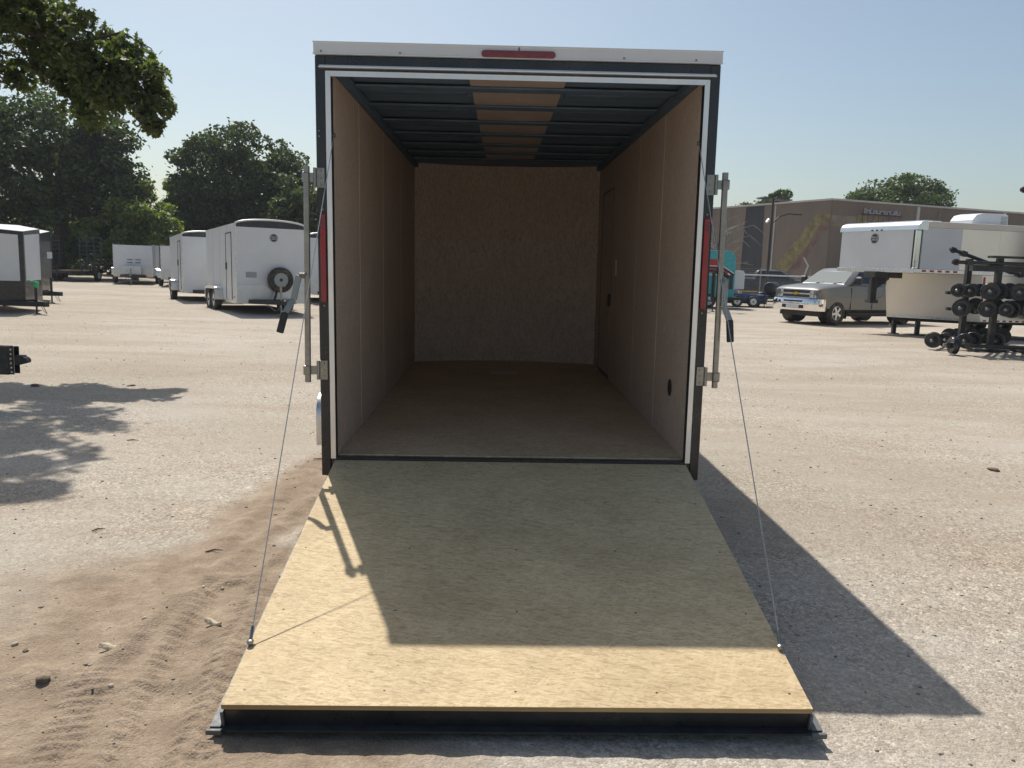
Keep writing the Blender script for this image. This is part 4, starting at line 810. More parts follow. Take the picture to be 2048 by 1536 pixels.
    MB().box(-0.78, 0.78, 0.25, 5.5, 0.28, 0.43).build('underbody', BLACKM, t)
    return t
pickup('grey pickup truck parked behind the gooseneck trailer, chrome bumper and gold emblem facing left', (10.67, 22.66), (-0.87, -0.49), PEWTER, hz(10.7, 22.6))
pickup('dark pickup truck parked beyond the chain-link fence', (18.4, 44.2), (0.95, -0.25), NAVYCAR)
def sedan(label, c, h, paint):
    t = thing('sedan', label, 'car', (c[0], c[1], 0), heading(h))
    b = body_loft([(0.0, 0.80, 0.42, 0.66), (0.12, 0.88, 0.30, 0.76), (1.1, 0.91, 0.22, 0.90), (3.6, 0.91, 0.22, 0.96), (4.55, 0.86, 0.30, 0.92), (4.65, 0.78, 0.42, 0.82)]).build('body', paint, t); cut_arches(b, (0.9, 3.65), 0.34, 0.37, 0.9)
    c = cabin([(0.90, 1.05, 4.25, 0.84), (1.30, 1.85, 3.55, 0.66), (1.42, 2.2, 3.1, 0.54)]).build('cabin', paint, t); shade(c, 30)
    panel([(-0.70, 1.16, 0.95), (0.70, 1.16, 0.95), (0.56, 1.80, 1.27), (-0.56, 1.80, 1.27)], 0.012, (0, -0.45, 0.89)).build('windshield', SHIELD, t)
    panel([(-0.70, 4.12, 0.96), (0.70, 4.12, 0.96), (0.56, 3.62, 1.26), (-0.56, 3.62, 1.26)], 0.012, (0, 0.5, 0.86)).build('rear_window', SHIELD, t)
    for s in (-1, 1):
        panel([(s * 0.815, 1.55, 0.96), (s * 0.815, 3.7, 0.96), (s * 0.69, 3.35, 1.25), (s * 0.69, 2.0, 1.25)], 0.008, (s, 0, 0.4)).build('side_window', DARKGLASS, t)
        Bx(min(s * 0.55, s * 0.80), max(s * 0.55, s * 0.80), -0.01, 0.15, 0.55, 0.68).build('headlight', LAMPGL, t, bevel=0.02)
        Bx(min(s * 0.5, s * 0.78), max(s * 0.5, s * 0.78), 4.55, 4.67, 0.66, 0.80).build('tail_light', REDL, t, bevel=0.02)
        for y in (0.9, 3.65): wheel(t, (s * 0.79, y, 0.32), (s, 0, 0), 0.32, 0.2, 0.2, ALU, 5)
    return t
sedan('silver-grey sedan parked beyond the chain-link fence', (20.2, 45.0), (0.97, -0.2), SILVERCAR)

# ------------------------------------------------------------------ gooseneck trailer in front of the pickup
GN = thing('gooseneck_trailer', 'white gooseneck trailer with bounce-tinted sides, silver nose cap, round badge and rooftop air conditioner', 'trailer', (0, 0, 0))
N0 = Vector((10.58, 16.07, 0)); e1 = Vector((0.985, 0.17, 0)).normalized(); e2 = Vector((-0.94, 2.45, 0)).normalized()
def gp(u, v, z): return N0 + e1 * u + e2 * v + Vector((0, 0, z))
def gbox(u0, u1, v0, v1, z0, z1, zs0=0.0, zs1=0.0):
    return MB().hexa([gp(u0, v0, z0), gp(u1, v0, z0 + zs0), gp(u1, v1, z0 + zs0), gp(u0, v1, z0)], [gp(u0, v0, z1), gp(u1, v0, z1 + zs1), gp(u1, v1, z1 + zs1), gp(u0, v1, z1)])
GW, GL, zn, zt = 2.62, 7.0, 1.83, 3.08
gbox(0.0, 0.03, 0.13, GW - 0.05, zn + 0.05, 2.86).build('nose_panel', WHITE2, GN)
gbox(-0.02, 3.0, -0.005, GW, zn - 0.06, zn + 0.045).build('nose_rail', ALU, GN, bevel=0.008)
for k in range(6):
    u0, u1 = 0.16 + k * 1.14, 0.16 + (k + 1) * 1.14 - 0.004
    gbox(u0, u1, 0.0, 0.03, zn + 0.048 if k < 3 else 0.62, zt - 0.16).build('side_panel', WHITE2 if k < 1 else CREAMM, GN)
    gbox(u0, u1, GW - 0.03, GW, zn + 0.048 if k < 3 else 0.62, zt - 0.16).build('side_panel', CREAM, GN)
gbox(0.3, GL, -0.015, 0.05, zt - 0.157, zt).build('roof_rail', CREAM, GN, bevel=0.02)
gbox(0.3, GL, GW - 0.05, GW + 0.015, zt - 0.157, zt).build('roof_rail', CREAM, GN, bevel=0.02)
gbox(0.3, GL, 0.052, GW - 0.052, zt - 0.06, zt - 0.01).build('roof', WHITE2, GN)
# rounded silver cap over the nose
prof = [(0.0, 2.862)] + [(0.30 - 0.30 * math.cos(a), 2.862 + 0.05 + 0.20 * math.sin(a)) for a in [math.pi / 2 * k / 7 for k in range(8)]] + [(0.30, 2.862)]
MB().prism(prof, lambda a, b, d: gp(a - 0.02, d, b), -0.01, GW + 0.01).build('nose_cap', CAPM, GN, True)
gbox(-0.015, 0.12, 0.0, 0.09, zn + 0.046, 2.86).build('corner_trim', CHROME, GN, bevel=0.03, seg=3)
gbox(0.0, 0.045, 0.092, 0.128, zn + 0.05, 2.86).build('corner_trim', BLACKM, GN)
for k in range(3): gbox(-0.035, 0.0, 1.28 - 0.16 + k * 0.16, 1.33 - 0.16 + k * 0.16, 2.86, 2.895).build('clearance_light', BLACKM, GN)
zax = Vector((0, 0, 1)); nn = e2.cross(zax); nn = -nn if nn.dot(Vector((0, -1, 0))) < 0 and nn.x > 0 else nn
xax = -e2; nrm = xax.cross(zax).normalized()
c0 = gp(-0.004, 1.38, 2.66)
round_badge(GN, Matrix(((xax.x, 0, nrm.x, c0.x), (xax.y, 0, nrm.y, c0.y), (0, 1, 0, c0.z), (0, 0, 0, 1))), 0.135)
# belly behind the nose: front sheet slopes down and back
bt = [(0.36, 1.31), (2.05, 0.015), (4.0, 0.015), (4.0, GW - 0.015), (2.05, GW - 0.015)]
bb = [(0.52, 1.31), (2.12, 0.015), (4.0, 0.015), (4.0, GW - 0.015), (2.12, GW - 0.015)]
bm_ = MB().add([gp(u, v, 0.63 - 0.012 * u) for u, v in bb] + [gp(u, v, zn - 0.065) for u, v in bt], [(4, 3, 2, 1, 0), (5, 6, 7, 8, 9)] + [(k, (k + 1) % 5, 5 + (k + 1) % 5, 5 + k) for k in range(5)])
bm_.build('belly', CREAMM, GN)
MB().bar(gp(0.50, 1.29, 0.60), gp(2.12, 0.0, 0.58), 0.02, 0.07).build('belly_rail', ALU, GN); gbox(2.13, 4.0, 0.0, 0.014, 0.55, 0.615).build('belly_rail', ALU, GN)
MB().prism([(0.7, 1.31), (2.2, 0.2), (3.9, 0.2), (3.9, GW - 0.2), (2.2, GW - 0.2)], lambda a, b, d: gp(a, b, d), 0.47, 0.575).build('frame', BLACKM, GN)
for k in range(5): gbox(0.22 + k * 0.23, 0.22 + k * 0.23 + 0.12, -0.009, -0.0055, zn - 0.03, zn + 0.02).build('red_tape', REDP, GN)
for k in range(8): gbox(2.2 + k * 0.2, 2.3 + k * 0.2, -0.004, -0.001, 0.56, 0.60).build('red_tape', REDP, GN)
gbox(2.09, 2.14, 0.002, 0.012, 0.95, 1.72).build('red_reflector', REDP, GN)
st = MB().bar(gp(0.02, 1.31, 1.76), gp(0.02, 1.31, 0.98), 0.16, 0.16).bar(gp(0.02, 1.31, 1.02), gp(0.02, 1.31, 0.93), 0.30, 0.22)
st.bar(gp(0.05, 1.31, 1.40), gp(0.5, 1.31, 1.74), 0.10, 0.20).bar(gp(-0.12, 1.31, 1.70), gp(0.7, 1.31, 1.70), 0.5, 0.16); st.build('gooseneck_coupler', BLACKM, GN)
MB().tube([gp(0.06, 1.2, 1.05), gp(0.18, 1.15, 1.1), gp(0.26, 1.15, 1.4), gp(0.34, 1.2, 1.72)], 0.012, 6).build('safety_chain', GALV, GN)
for v in (0.92, GW - 0.92):
    q0 = gp(1.15, v, 0); z0 = hz(q0.x, q0.y)
    lg = MB().bar(gp(1.15, v, 0.7), gp(1.15, v, z0 + 0.03), 0.10, 0.10).box(-0.12, 0.12, -0.1, 0.1, 0.0, 0.025, M=Matrix.Translation(gp(1.15, v, z0))).build('landing_leg', BLACKM, GN)
    MB().bar(gp(1.0, v, z0 + 0.26), gp(1.1, v, z0 + 0.24), 0.05, 0.05).build('leg_pin', GALV, lg)
for u in (4.6, 5.5):
    for s, v in ((-1, 0.0), (1, GW)):
        wheel(GN, gp(u, v + s * 0.02 + (0.15 if s < 0 else -0.15), 0.38 + hz(gp(u, v, 0).x, gp(u, v, 0).y)), e2 * s, 0.38, 0.22, 0.21, ALU)
# rooftop air conditioner and vent
ac = [(0.0, 0.0), (0.02, 0.14), (0.12, 0.27), (0.30, 0.32), (1.0, 0.33), (1.08, 0.30), (1.10, 0.0)]
A_C = MB().prism(ac, lambda a, b, d: gp(2.0 + a, d, zt - 0.008 + b), 0.45, 1.15).build('air_conditioner', WHITE, GN, bevel=0.02)
for k in range(6): MB().prism([(0.86, 0.06 + k * 0.036), (1.06, 0.06 + k * 0.036), (1.06, 0.08 + k * 0.036), (0.86, 0.08 + k * 0.036)], lambda a, b, d: gp(2.0 + a, d, zt - 0.008 + b), 0.443, 0.4495).build('vent_slat', GREYP, A_C)
gbox(0.75, 1.05, 0.4, 0.8, zt - 0.009, zt + 0.05).build('roof_vent', WHITE, GN, bevel=0.02)
# grey trailer at the right edge behind the axle racks
gt = thing('grey_box_trailer', 'grey box trailer cut off by the right edge behind the axle racks', 'trailer', (14.15, 16.0, hz(14.2, 16.0)), 0.12)
for k in range(4): Bx(k * 1.0, k * 1.0 + 0.996, 0, 0.03, 0.7, 2.95).build('side_panel', GREYP, gt)
Bx(-0.03, -0.001, 0, 2.2, 0.7, 2.95).build('front_panel', GREYP, gt); Bx(-0.04, 4.0, -0.01, 2.2, 2.953, 3.03).build('roof', WHITE2, gt, bevel=0.02); Bx(0, 4, 0.035, 2.2, 0.55, 0.69).build('chassis', BLACKM, gt)
for x in (1.6, 2.5): wheel(gt, (x, 0.12, 0.36), (0, -1, 0), 0.36, 0.22, 0.2, WHITE2)

# ------------------------------------------------------------------ axles and racks on the right
def make_axle(half, dr, label, loc, rot, bare=False):
    t = thing('trailer_axle', label, 'axle', loc, 0, 'spare trailer axles'); t.rotation_euler = rot
    MB().tube([(0, -half, 0), (0, half, 0)], 0.040, 12).box(-0.05, 0.05, -half * 0.72 - 0.06, -half * 0.72 + 0.06, -0.055, 0.055).box(-0.05, 0.05, half * 0.72 - 0.06, half * 0.72 + 0.06, -0.055, 0.055).build('beam', BLACK, t, True)
    for s in (-1, 1):
        if bare:
            d = MB().lathe([(0.02, -0.02), (0.07, -0.01), (0.07, 0.012), (0.045, 0.02), (0.045, 0.10), (0.02, 0.11)], (0, s * half, 0), (0, s, 0), 14).build('hub', BLACKM, t, True)
            for k in range(5):
                a = 2 * math.pi * k / 5; MB().tube([(0.056 * math.cos(a), s * half, 0.056 * math.sin(a)), (0.056 * math.cos(a), s * (half + 0.06), 0.056 * math.sin(a))], 0.011, 6).build('stud', BLACKM, d)
            continue
        MB().lathe([(0.05, -0.02), (dr * 1.03, -0.015), (dr * 1.03, 0.0), (0.05, 0.0)], (0, s * (half - 0.075), 0), (0, s, 0), 22).build('backing_plate', BLACKM, t, True)
        d = MB().lathe([(dr * 0.98, -0.07), (dr, -0.055), (dr, 0.0), (dr * 0.93, 0.018), (dr * 0.62, 0.022), (dr * 0.52, 0.012), (0.065, 0.016), (0.058, 0.10), (0.035, 0.108)], (0, s * half, 0), (0, s, 0), 24).build('brake_drum', BLACK, t, True)
        MB().lathe([(0.034, 0.0), (0.034, 0.05), (0.020, 0.062)], (0, s * (half + 0.105), 0), (0, s, 0), 14).build('grease_cap', GALV, d, True)
    return t
axd = rad(-12)
rack = thing('axle_rack', 'black steel rack with a T-shaped top, holding axles at the right edge', 'rack', (10.5, 12.9, hz(10.5, 12.9)))
for y in (-0.45, 0.65):
    MB().bar((0, y, 0), (0, y, 1.98), 0.11, 0.11).build('post', BLACKM, rack); MB().box(-0.35, 0.35, y - 0.06, y + 0.06, 0.0, 0.05).build('base_beam', BLACKM, rack)
    for z, x0, x1 in ((1.245, -0.45, 1.7), (0.885, -0.4, 1.7)): MB().box(x0, -0.056, y - 0.045, y + 0.045, z - 0.07, z).box(0.056, x1, y - 0.045, y + 0.045, z - 0.07, z).build('arm', BLACKM, rack)
MB().box(-0.60, 1.4, -0.52, -0.38, 1.70, 1.83).build('top_arm', BLACKM, rack); MB().box(-0.22, 1.4, -0.56, -0.36, 1.985, 2.03).build('top_plate', BLACKM, rack)
g0 = hz(10.5, 12.9)
ax0 = make_axle(1.05, 0.18, 'black axle lying crosswise on the ground in front of the rack', (10.35, 11.75, 0.19 + hz(10.3, 11.75)), (0, 0, rad(86)))
upper = [(9.44, 0.78), (9.72, 0.78), (10.02, 1.0), (10.36, 1.0), (10.69, 1.0), (11.02, 1.0)]
lower = [(9.52, 1.0), (10.10, 1.0), (10.36, 0.82), (10.66, 1.0), (10.95, 1.0)]
floor_ = [(9.42, 0.95), (9.72, 0.9), (10.02, 0.9), (10.36, 1.0), (10.75, 1.0)]
pos = ['first', 'second', 'third', 'fourth', 'fifth', 'sixth']
ups = copy_tree
AX = Vector((-0.62, -0.78)); AXR = heading(AX)
for row, zc, y0, nm in ((upper, 1.289, 12.05, "the rack's upper arm"), (lower, 0.929, 12.0, "the rack's lower arm"), (floor_, 0.19, 12.75, 'the ground under the rack')):
    for k, (x, sc) in enumerate(row):
        cx_, cy_ = x + 1.05 * 0.62, y0 + 1.05 * 0.78 + (0.12 if k % 2 else 0.0)
        a = copy_tree(ax0, (cx_, cy_, (hz(cx_, cy_) if zc < 0.5 else g0) + zc), (0, 0.15 * k, AXR + 0.04 * (k % 3)), 'black axle with its drum facing out, %s from left on %s' % (pos[k], nm), 'spare trailer axles')
        if sc < 1:
            for ch in a.children: ch.scale = (sc, 1, sc)
make_axle(0.9, 0.1, 'bare black axle lying crosswise on top of the rack, nearer one', (10.45, 12.35, g0 + 1.872), (0, 0, rad(88)), True)
make_axle(0.8, 0.1, 'bare black axle lying crosswise on top of the rack, farther one', (10.62, 13.1, g0 + 1.905), (0.3, 0, rad(92)), True)
tall = thing('tall_axle_rack', 'tall black axle rack whose arm ends show at the right edge against the sky', 'rack', (11.52, 12.4, hz(11.52, 12.4)))
MB().box(-0.06, 0.06, -0.06, 0.06, 0, 4.2).build('post', BLACKM, tall); MB().box(-0.66, -0.061, -0.05, 0.05, 3.62, 3.78).build('arm', BLACKM, tall); MB().box(-0.64, -0.061, -0.045, 0.045, 3.29, 3.36).build('arm', BLACKM, tall)
MB().box(-0.4, 0.4, -0.3, 0.3, 0, 0.05).build('base_plate', BLACKM, tall)
make_axle(0.55, 0.1, 'bare black axle high on the tall rack at the right edge', (11.38, 12.4, hz(11.52, 12.4) + 3.405), (0, 0, rad(90)), True)

# ------------------------------------------------------------------ middle distance, right
tf = thing('teal_concession_trailer', 'teal round-cornered concession trailer with a red sign, beside the open trailer', 'trailer', (9.2, 33.2, 0), 0.05)
rc = lambda w_, h0, h1, r: [(-w_, h0), (w_, h0)] + [(w_ - r + r * math.cos(a), h1 - r + r * math.sin(a)) for a in [math.pi / 2 * k / 6 for k in range(7)]] + [(-w_ + r * math.cos(a), h1 - r + r * math.sin(a)) for a in [math.pi / 2 + math.pi / 2 * k / 6 for k in range(7)]]
MB().prism(rc(1.55, 0.5, 2.62, 0.42), lambda a, b, d: (a, d, b), -1.0, 1.0).build('body', TEAL, tf, bevel=0.04)
Bx(-1.0, 0.72, -1.02, -1.001, 1.62, 2.22).build('sign_panel', REDP, tf); Bx(-1.5, 1.3, -1.035, -1.002, 1.50, 1.56).build('white_band', WHITE, tf)
MB().prism(rc(0.3, 0.9, 1.75, 0.15), lambda a, b, d: (a + 1.78, d, b), -0.8, 0.6).build('propane_cover', WHITE2, tf, bevel=0.02)
for x in (-0.5, 0.4): wheel(tf, (x, -0.92, 0.33), (0, -1, 0), 0.33, 0.2, 0.19, WHITE2)
Bx(-1.6, 2.2, -0.6, 0.6, 0.38, 0.49).build('chassis', BLACKM, tf)
fb = thing('flatbed_gooseneck_trailer', 'black flatbed gooseneck trailer with red and white tape in front of the teal trailer', 'trailer', (8.3, 28.7, 0), 0.04)
nk = MB().bar((-0.4, 0, 1.78), (0.85, 0, 1.78), 0.1, 0.20).bar((0.80, 0, 1.82), (1.36, 0, 1.48), 0.1, 0.22).bar((1.28, 0, 1.55), (1.28, 0, 0.95), 0.14, 0.14).bar((-0.4, 1.6, 1.78), (0.85, 1.6, 1.78), 0.1, 0.20).bar((0.80, 1.6, 1.82), (1.30, 0.2, 1.48), 0.1, 0.22)
nk.build('neck', BLACKM, fb); MB().bar((-0.4, -0.052, 1.885), (0.85, -0.052, 1.885), 0.012, 0.03).bar((0.84, -0.056, 1.915), (1.38, -0.056, 1.60), 0.012, 0.03).build('edge_strip', WHITE, fb)
MB().bar((0.88, -0.060, 1.74), (1.10, -0.060, 1.61), 0.01, 0.06).build('tape', REDP, fb); MB().bar((1.11, -0.060, 1.60), (1.28, -0.060, 1.50), 0.01, 0.06).build('tape', WHITE, fb); MB().bar((-0.3, -0.053, 1.76), (0.6, -0.053, 1.76), 0.01, 0.05).build('tape', REDP, fb)
MB().box(-0.4, -0.1, -0.05, 1.7, 0.5, 1.70).box(0.5, 0.62, -0.04, 0.08, 0.4, 1.68).box(0.5, 0.62, 1.55, 1.66, 0.4, 1.68).build('upright', BLACKM, fb)
MB().box(-6.0, -0.1, -0.3, 2.0, 0.72, 0.92).build('deck', BLACKM, fb)
for x in (0.56,): jack(fb, x, -0.1, 0.0, 1.5)
for x in (-3.4, -2.5): wheel(fb, (x, -0.2, 0.38), (0, -1, 0), 0.38, 0.22, 0.2, WHITE2)
bl_ = thing('blue_equipment_trailer', 'low blue equipment trailer in front of the chain-link fence', 'trailer', (12.0, 35.2, 0), 0.03)
MB().prism([(-1.0, 0.30), (1.0, 0.30), (1.15, 0.62), (0.6, 0.60), (-0.2, 0.66), (-0.9, 0.64), (-1.1, 0.55)], lambda a, b, d: (a, d, b), -0.8, 0.8).build('bed', BLUE, bl_, bevel=0.02)
Bx(-0.95, 0.95, -0.7, 0.7, 0.18, 0.29).build('frame', BLACKM, bl_)
for x in (-0.45, 0.35): wheel(bl_, (x, -0.86, 0.28), (0, -1, 0), 0.28, 0.16, 0.16, WHITE2)
gb = MB().box(-0.3, 0.3, -0.3, 0.3, 0.0, 0.62).box(-0.33, 0.33, -0.33, 0.33, 0.621, 0.68).box(-0.25, 0.25, -0.305, -0.3005, 0.08, 0.55); gbo = gb.build('storage_box', GREYP, None, bevel=0.01); gbo.location = (11.45, 35.2, 0.665); tag(gbo, 'grey storage box standing on the low blue trailer', 'box')
for k in range(3): 
    o = Bx(-0.42, 0.42, -0.28 + k * 0.2, -0.12 + k * 0.2, 0, 0.14).build('timber', OSBEDGE, None); o.location = (12.4, 35.2, 0.63); tag(o, 'brown timber lying on the low blue trailer, %s one' % ('nearest', 'middle', 'farthest')[k], 'timber', 'timbers on the blue trailer')
# chain-link fence
fe = thing('chain_link_fence', 'chain-link fence with pale top rail and barbed wire along the far side of the lot', 'fence', (8.0, 38.0, 0), 0.02)
MB().tube([(0, 0, 1.57), (34, 0, 1.57)], 0.036, 8).build('top_rail', WHITE2, fe, True)
for k in range(13): MB().tube([(0.6 + k * 2.65, 0.03, 0), (0.6 + k * 2.65, 0.03, 1.95)], 0.04, 8).build('post', GALV, fe, True)
for k in range(3): MB().tube([(0, 0.03, 1.70 + 0.1 * k), (34, 0.03, 1.70 + 0.1 * k)], 0.007, 4).build('barbed_wire', GALV, fe)
mw = MB()
for k in range(-12, 260):
    x = k * 0.13
    for d in (1, -1):
        a, b = (x, x + 1.55 * d)
        if min(a, b) < 0 or max(a, b) > 34: continue
        mw.bar((a, -0.03, 0.0), (b, -0.03, 1.54), 0.004, 0.004)
tag(mw.build('wire_mesh', GALV, fe), None, kind='stuff')
# solar street lamp
lp = thing('solar_street_lamp', 'tall dark lamp pole with a solar panel and two curved arms behind the fence', 'street lamp', (14.75, 39.6, 0))
MB().tube([(0, 0, 0), (0, 0, 5.75)], [0.085, 0.06], 12).build('pole', BLACKM, lp, True)
MB().bar((-0.75, -0.1, 5.72), (0.85, 0.1, 5.62), 1.0, 0.06).build('solar_panel', NAVYCAR, lp)
MB().tube([(0, 0, 4.35), (0.4, 0, 4.75), (0.9, 0, 4.92), (1.35, 0, 4.90)], 0.035, 8).build('lamp_arm', BLACKM, lp, True); Bx(1.25, 1.6, -0.1, 0.1, 4.86, 4.93).build('lamp_head', BLACKM, lp, bevel=0.02)
MB().tube([(0, 0, 4.6), (-0.15, -0.1, 4.62), (-0.25, -0.2, 4.55)], 0.03, 8).build('lamp_arm', BLACKM, lp, True); MB().bar((-0.2, -0.18, 4.60), (-0.38, -0.3, 4.40), 0.14, 0.10).build('lamp_head', WHITE, lp, bevel=0.02)

# ------------------------------------------------------------------ building with faded mural
BD = thing('warehouse', 'brown flat-roofed warehouse with a faded yellow and red mural behind the fence', 'building', (22.83, 51.42, 0))
dl = Vector((17.74 - 22.83, 62.65 - 51.42, 0)).normalized(); dr_ = Vector((39.98 - 22.83, 57.09 - 51.42, 0)).normalized(); ZB = 6.85
nl = dl.cross(Vector((0, 0, 1))).normalized(); nl = nl if nl.y < 0 else -nl; nr_ = dr_.cross(Vector((0, 0, 1))).normalized(); nr_ = nr_ if nr_.y < 0 else -nr_
def wl_(d, n): return lambda s, z, o: d * s + n * o + Vector((0, 0, z))
wL = wl_(dl, nl); wR = wl_(dr_, nr_)
def wslab(w, s0, s1, z0, z1, o0, o1): return MB().hexa([w(s0, z0, o0), w(s1, z0, o0), w(s1, z0, o1), w(s0, z0, o1)], [w(s0, z1, o0), w(s1, z1, o0), w(s1, z1, o1), w(s0, z1, o1)])
def wpoly(w, pts, o0, o1): return MB().prism(pts, lambda a, b, d: w(a, b, d), o0, o1)
jl = [0.0, 5.45, 11.7, 18.0, 24.3]; jr = [0.0, 7.57, 16.0, 24.4, 32.8, 41.2]
for a, b in zip(jl[:-1], jl[1:]): wslab(wL, a + 0.03, b - 0.03, 0, ZB, -0.25, 0).build('wall_panel', BRICKW, BD)
for a, b in zip(jr[:-1], jr[1:]): wslab(wR, a + 0.03, b - 0.03, 0, ZB, -0.25, 0).build('wall_panel', BRICKW, BD)
for a in jl[1:-1]: wslab(wL, a - 0.029, a + 0.029, 0, ZB, -0.24, -0.03).build('joint', CONC, BD)
for a in jr[1:-1]: wslab(wR, a - 0.029, a + 0.029, 0, ZB, -0.24, -0.03).build('joint', CONC, BD)
wslab(wR, 7.50, 7.72, 0, ZB - 0.05, 0.002, 0.14).build('downpipe', CONC, BD); wslab(wR, 9.6, 9.68, 0, ZB - 0.25, 0.002, 0.06).build('conduit', MYEL, BD); wslab(wR, 15.95, 16.12, 0, ZB - 0.05, 0.002, 0.14).build('downpipe', CONC, BD)
wslab(wL, 5.30, 5.38, 0, ZB - 0.1, 0.002, 0.05).build('conduit', CONC, BD)
wslab(wL, -0.05, 24.3, ZB + 0.002, ZB + 0.12, -0.4, 0.10).build('coping', CONC, BD); wslab(wR, 0.35, 41.2, ZB + 0.002, ZB + 0.12, -0.4, 0.10).build('coping', CONC, BD)
MB().prism([(0, 0), (dl.x * 24.3, dl.y * 24.3), (dl.x * 24.3 + dr_.x * 41, dl.y * 24.3 + dr_.y * 41), (dr_.x * 41.2, dr_.y * 41.2)], lambda a, b, d: (a + 0.2, b + 0.4, d), ZB - 0.4, ZB - 0.2).build('roof', CONC, BD)
wpoly(wL, [(0.03, 5.92), (1.31, 5.93), (5.42, 1.75), (5.9, 0.9), (6.0, 0.0), (4.9, 0.0), (4.55, 1.03), (2.28, 3.32), (0.83, 5.33), (0.03, 5.36)], 0.002, 0.008).build('mural_band', MYEL, BD)
wpoly(wL, [(0.04, 5.33), (0.80, 5.31), (1.04, 4.78), (0.04, 4.82)], 0.002, 0.006).build('mural_patch', MRED, BD)
wpoly(wL, [(1.02, 4.76), (2.26, 3.29), (4.52, 1.02), (4.85, 0.0), (3.2, 0.0), (3.0, 1.6), (1.6, 3.2), (0.6, 4.76)], 0.002, 0.005).build('mural_band', MRED, BD)
wpoly(wL, [(8.56, 6.8), (6.55, 6.8), (6.32, 0.0), (8.78, 0.0)], 0.002, 0.006).build('dark_block', DKNAVY, BD)  # dark navy block, nearly full wall height
wpoly(wL, [(2.2, 2.9), (1.75, 2.35), (2.0, 1.75), (1.85, 1.72), (1.6, 2.35), (2.1, 2.95)], 0.006, 0.009).build('mural_mark', CONC, BD)
wslab(wR, 0.06, 7.4, 5.1, 5.85, 0.002, 0.006).build('mural_band', MTAN, BD)
for k in range(9):
    wslab(wR, 2.23 + k * 0.47, 2.23 + k * 0.47 + 0.43, 4.4, 5.94, 0.008, 0.05).build('louvre_panel', MYEL if k in (0, 1, 3, 4) else MRED, BD)
    for j in range(5): wslab(wR, 2.25 + k * 0.47, 2.23 + k * 0.47 + 0.41, 4.6 + j * 0.27, 4.63 + j * 0.27, 0.052, 0.06).build('louvre_slat', MTAN, BD)
wslab(wR, 2.62, 6.12, 6.02, 6.09, 0.01, 0.12).build('sign_rail', BLACKM, BD); wslab(wR, 2.75, 6.08, 6.10, 6.30, 0.01, 0.03).build('sign_back', DKNAVY, BD)
# weathered raised letters, too worn to read
sg = wslab(wR, 2.7, 2.72, 6.1, 6.12, 0.05, 0.06).build('sign_letters', SIGNG, BD)
x = 2.75; k = 0
while x < 6.0:
    w_ = 0.20 + 0.07 * ((k * 7) % 3); hgt = 0.38 if k in (0, 2, 9, 11) else 0.26; m = MB()
    def sl(s0, s1, z0, z1):
        q = wslab(wR, x + s0, x + s1, 6.10 + z0, 6.10 + z1, 0.04, 0.10); m.add(q.v, q.f)
    sl(0, 0.055, 0, hgt); sl(w_ - 0.075, w_ - 0.02, 0, 0.26 if k % 3 else hgt); sl(0.056, w_ - 0.076, 0.19 if k % 2 else 0.0, 0.255 if k % 2 else 0.06)
    m.build('letter', SIGNG, sg); x += w_ + 0.035; k += 1

# ------------------------------------------------------------------ trees
def leaf_cloud(cent, radii, n, size, r, up=0.5, shell=0.55):
    """leaf centres in ellipsoids (arrays), random leaf frames; returns V, F with lobed or diamond leaves"""
    idx = r.integers(0, len(cent), n); d = r.normal(size=(n, 3)); d /= np.linalg.norm(d, axis=1)[:, None]
    rr = r.random(n) ** (1 / 3) * (1 - shell) + shell * (0.65 + 0.40 * r.random(n)); rr = np.where(r.random(n) < 0.16, rr * r.uniform(1.05, 1.55, n), rr)
    P = cent[idx] + d * rr[:, None] * radii[idx]
    nrm = r.normal(size=(n, 3)) * 0.75 + np.array([0, 0, up]) + d * 0.35; nrm /= np.linalg.norm(nrm, axis=1)[:, None]
    a = np.cross(nrm, r.normal(size=(n, 3))); a /= np.linalg.norm(a, axis=1)[:, None]; b = np.cross(nrm, a)
    s = size * r.uniform(0.65, 1.3, n)
    return P, a, b, nrm, s
DIAMOND = np.array([[0, -0.5, 0], [0.34, -0.05, 0.07], [0, 0.55, 0.0], [-0.34, 0.05, 0.07]])
OAKLEAF = np.array([[0, -0.6, 0], [0.10, -0.30, 0.02], [0.26, -0.22, 0.05], [0.14, -0.02, 0.02], [0.36, 0.14, 0.06], [0.16, 0.26, 0.02], [0.0, 0.58, -0.03], [-0.16, 0.26, 0.02], [-0.36, 0.14, 0.06], [-0.14, -0.02, 0.02], [-0.26, -0.22, 0.05], [-0.10, -0.30, 0.02]])
def leaves(name, cent, radii, n, size, mat, parent, seed, shape=DIAMOND, up=0.5, shell=0.55):
    r = np.random.default_rng(seed); P, a, b, nm, s = leaf_cloud(np.array(cent, float), np.array(radii, float), n, size, r, up, shell); k = len(shape)
    V = P[:, None, :] + s[:, None, None] * (shape[None, :, 0:1] * a[:, None] + shape[None, :, 1:2] * b[:, None] + shape[None, :, 2:3] * nm[:, None])
    F = np.arange(n * k).reshape(n, k)
    return np_mesh(name, V.reshape(-1, 3), F, mat, parent)
def clumps(c, rad3, n, cr, r, squash=0.75, low=-1.0):
    """small foliage clumps spread over an ellipsoid, denser near its surface"""
    d = r.normal(size=(n * 3, 3)); d /= np.linalg.norm(d, axis=1)[:, None]; d = d[d[:, 2] > low][:n]
    rr = 0.45 + 0.55 * r.random(len(d)) ** 0.5
    C = np.array(c) + d * rr[:, None] * np.array(rad3); R = cr * r.uniform(0.6, 1.25, len(d))
    return C, np.stack([R, R, R * squash], 1)
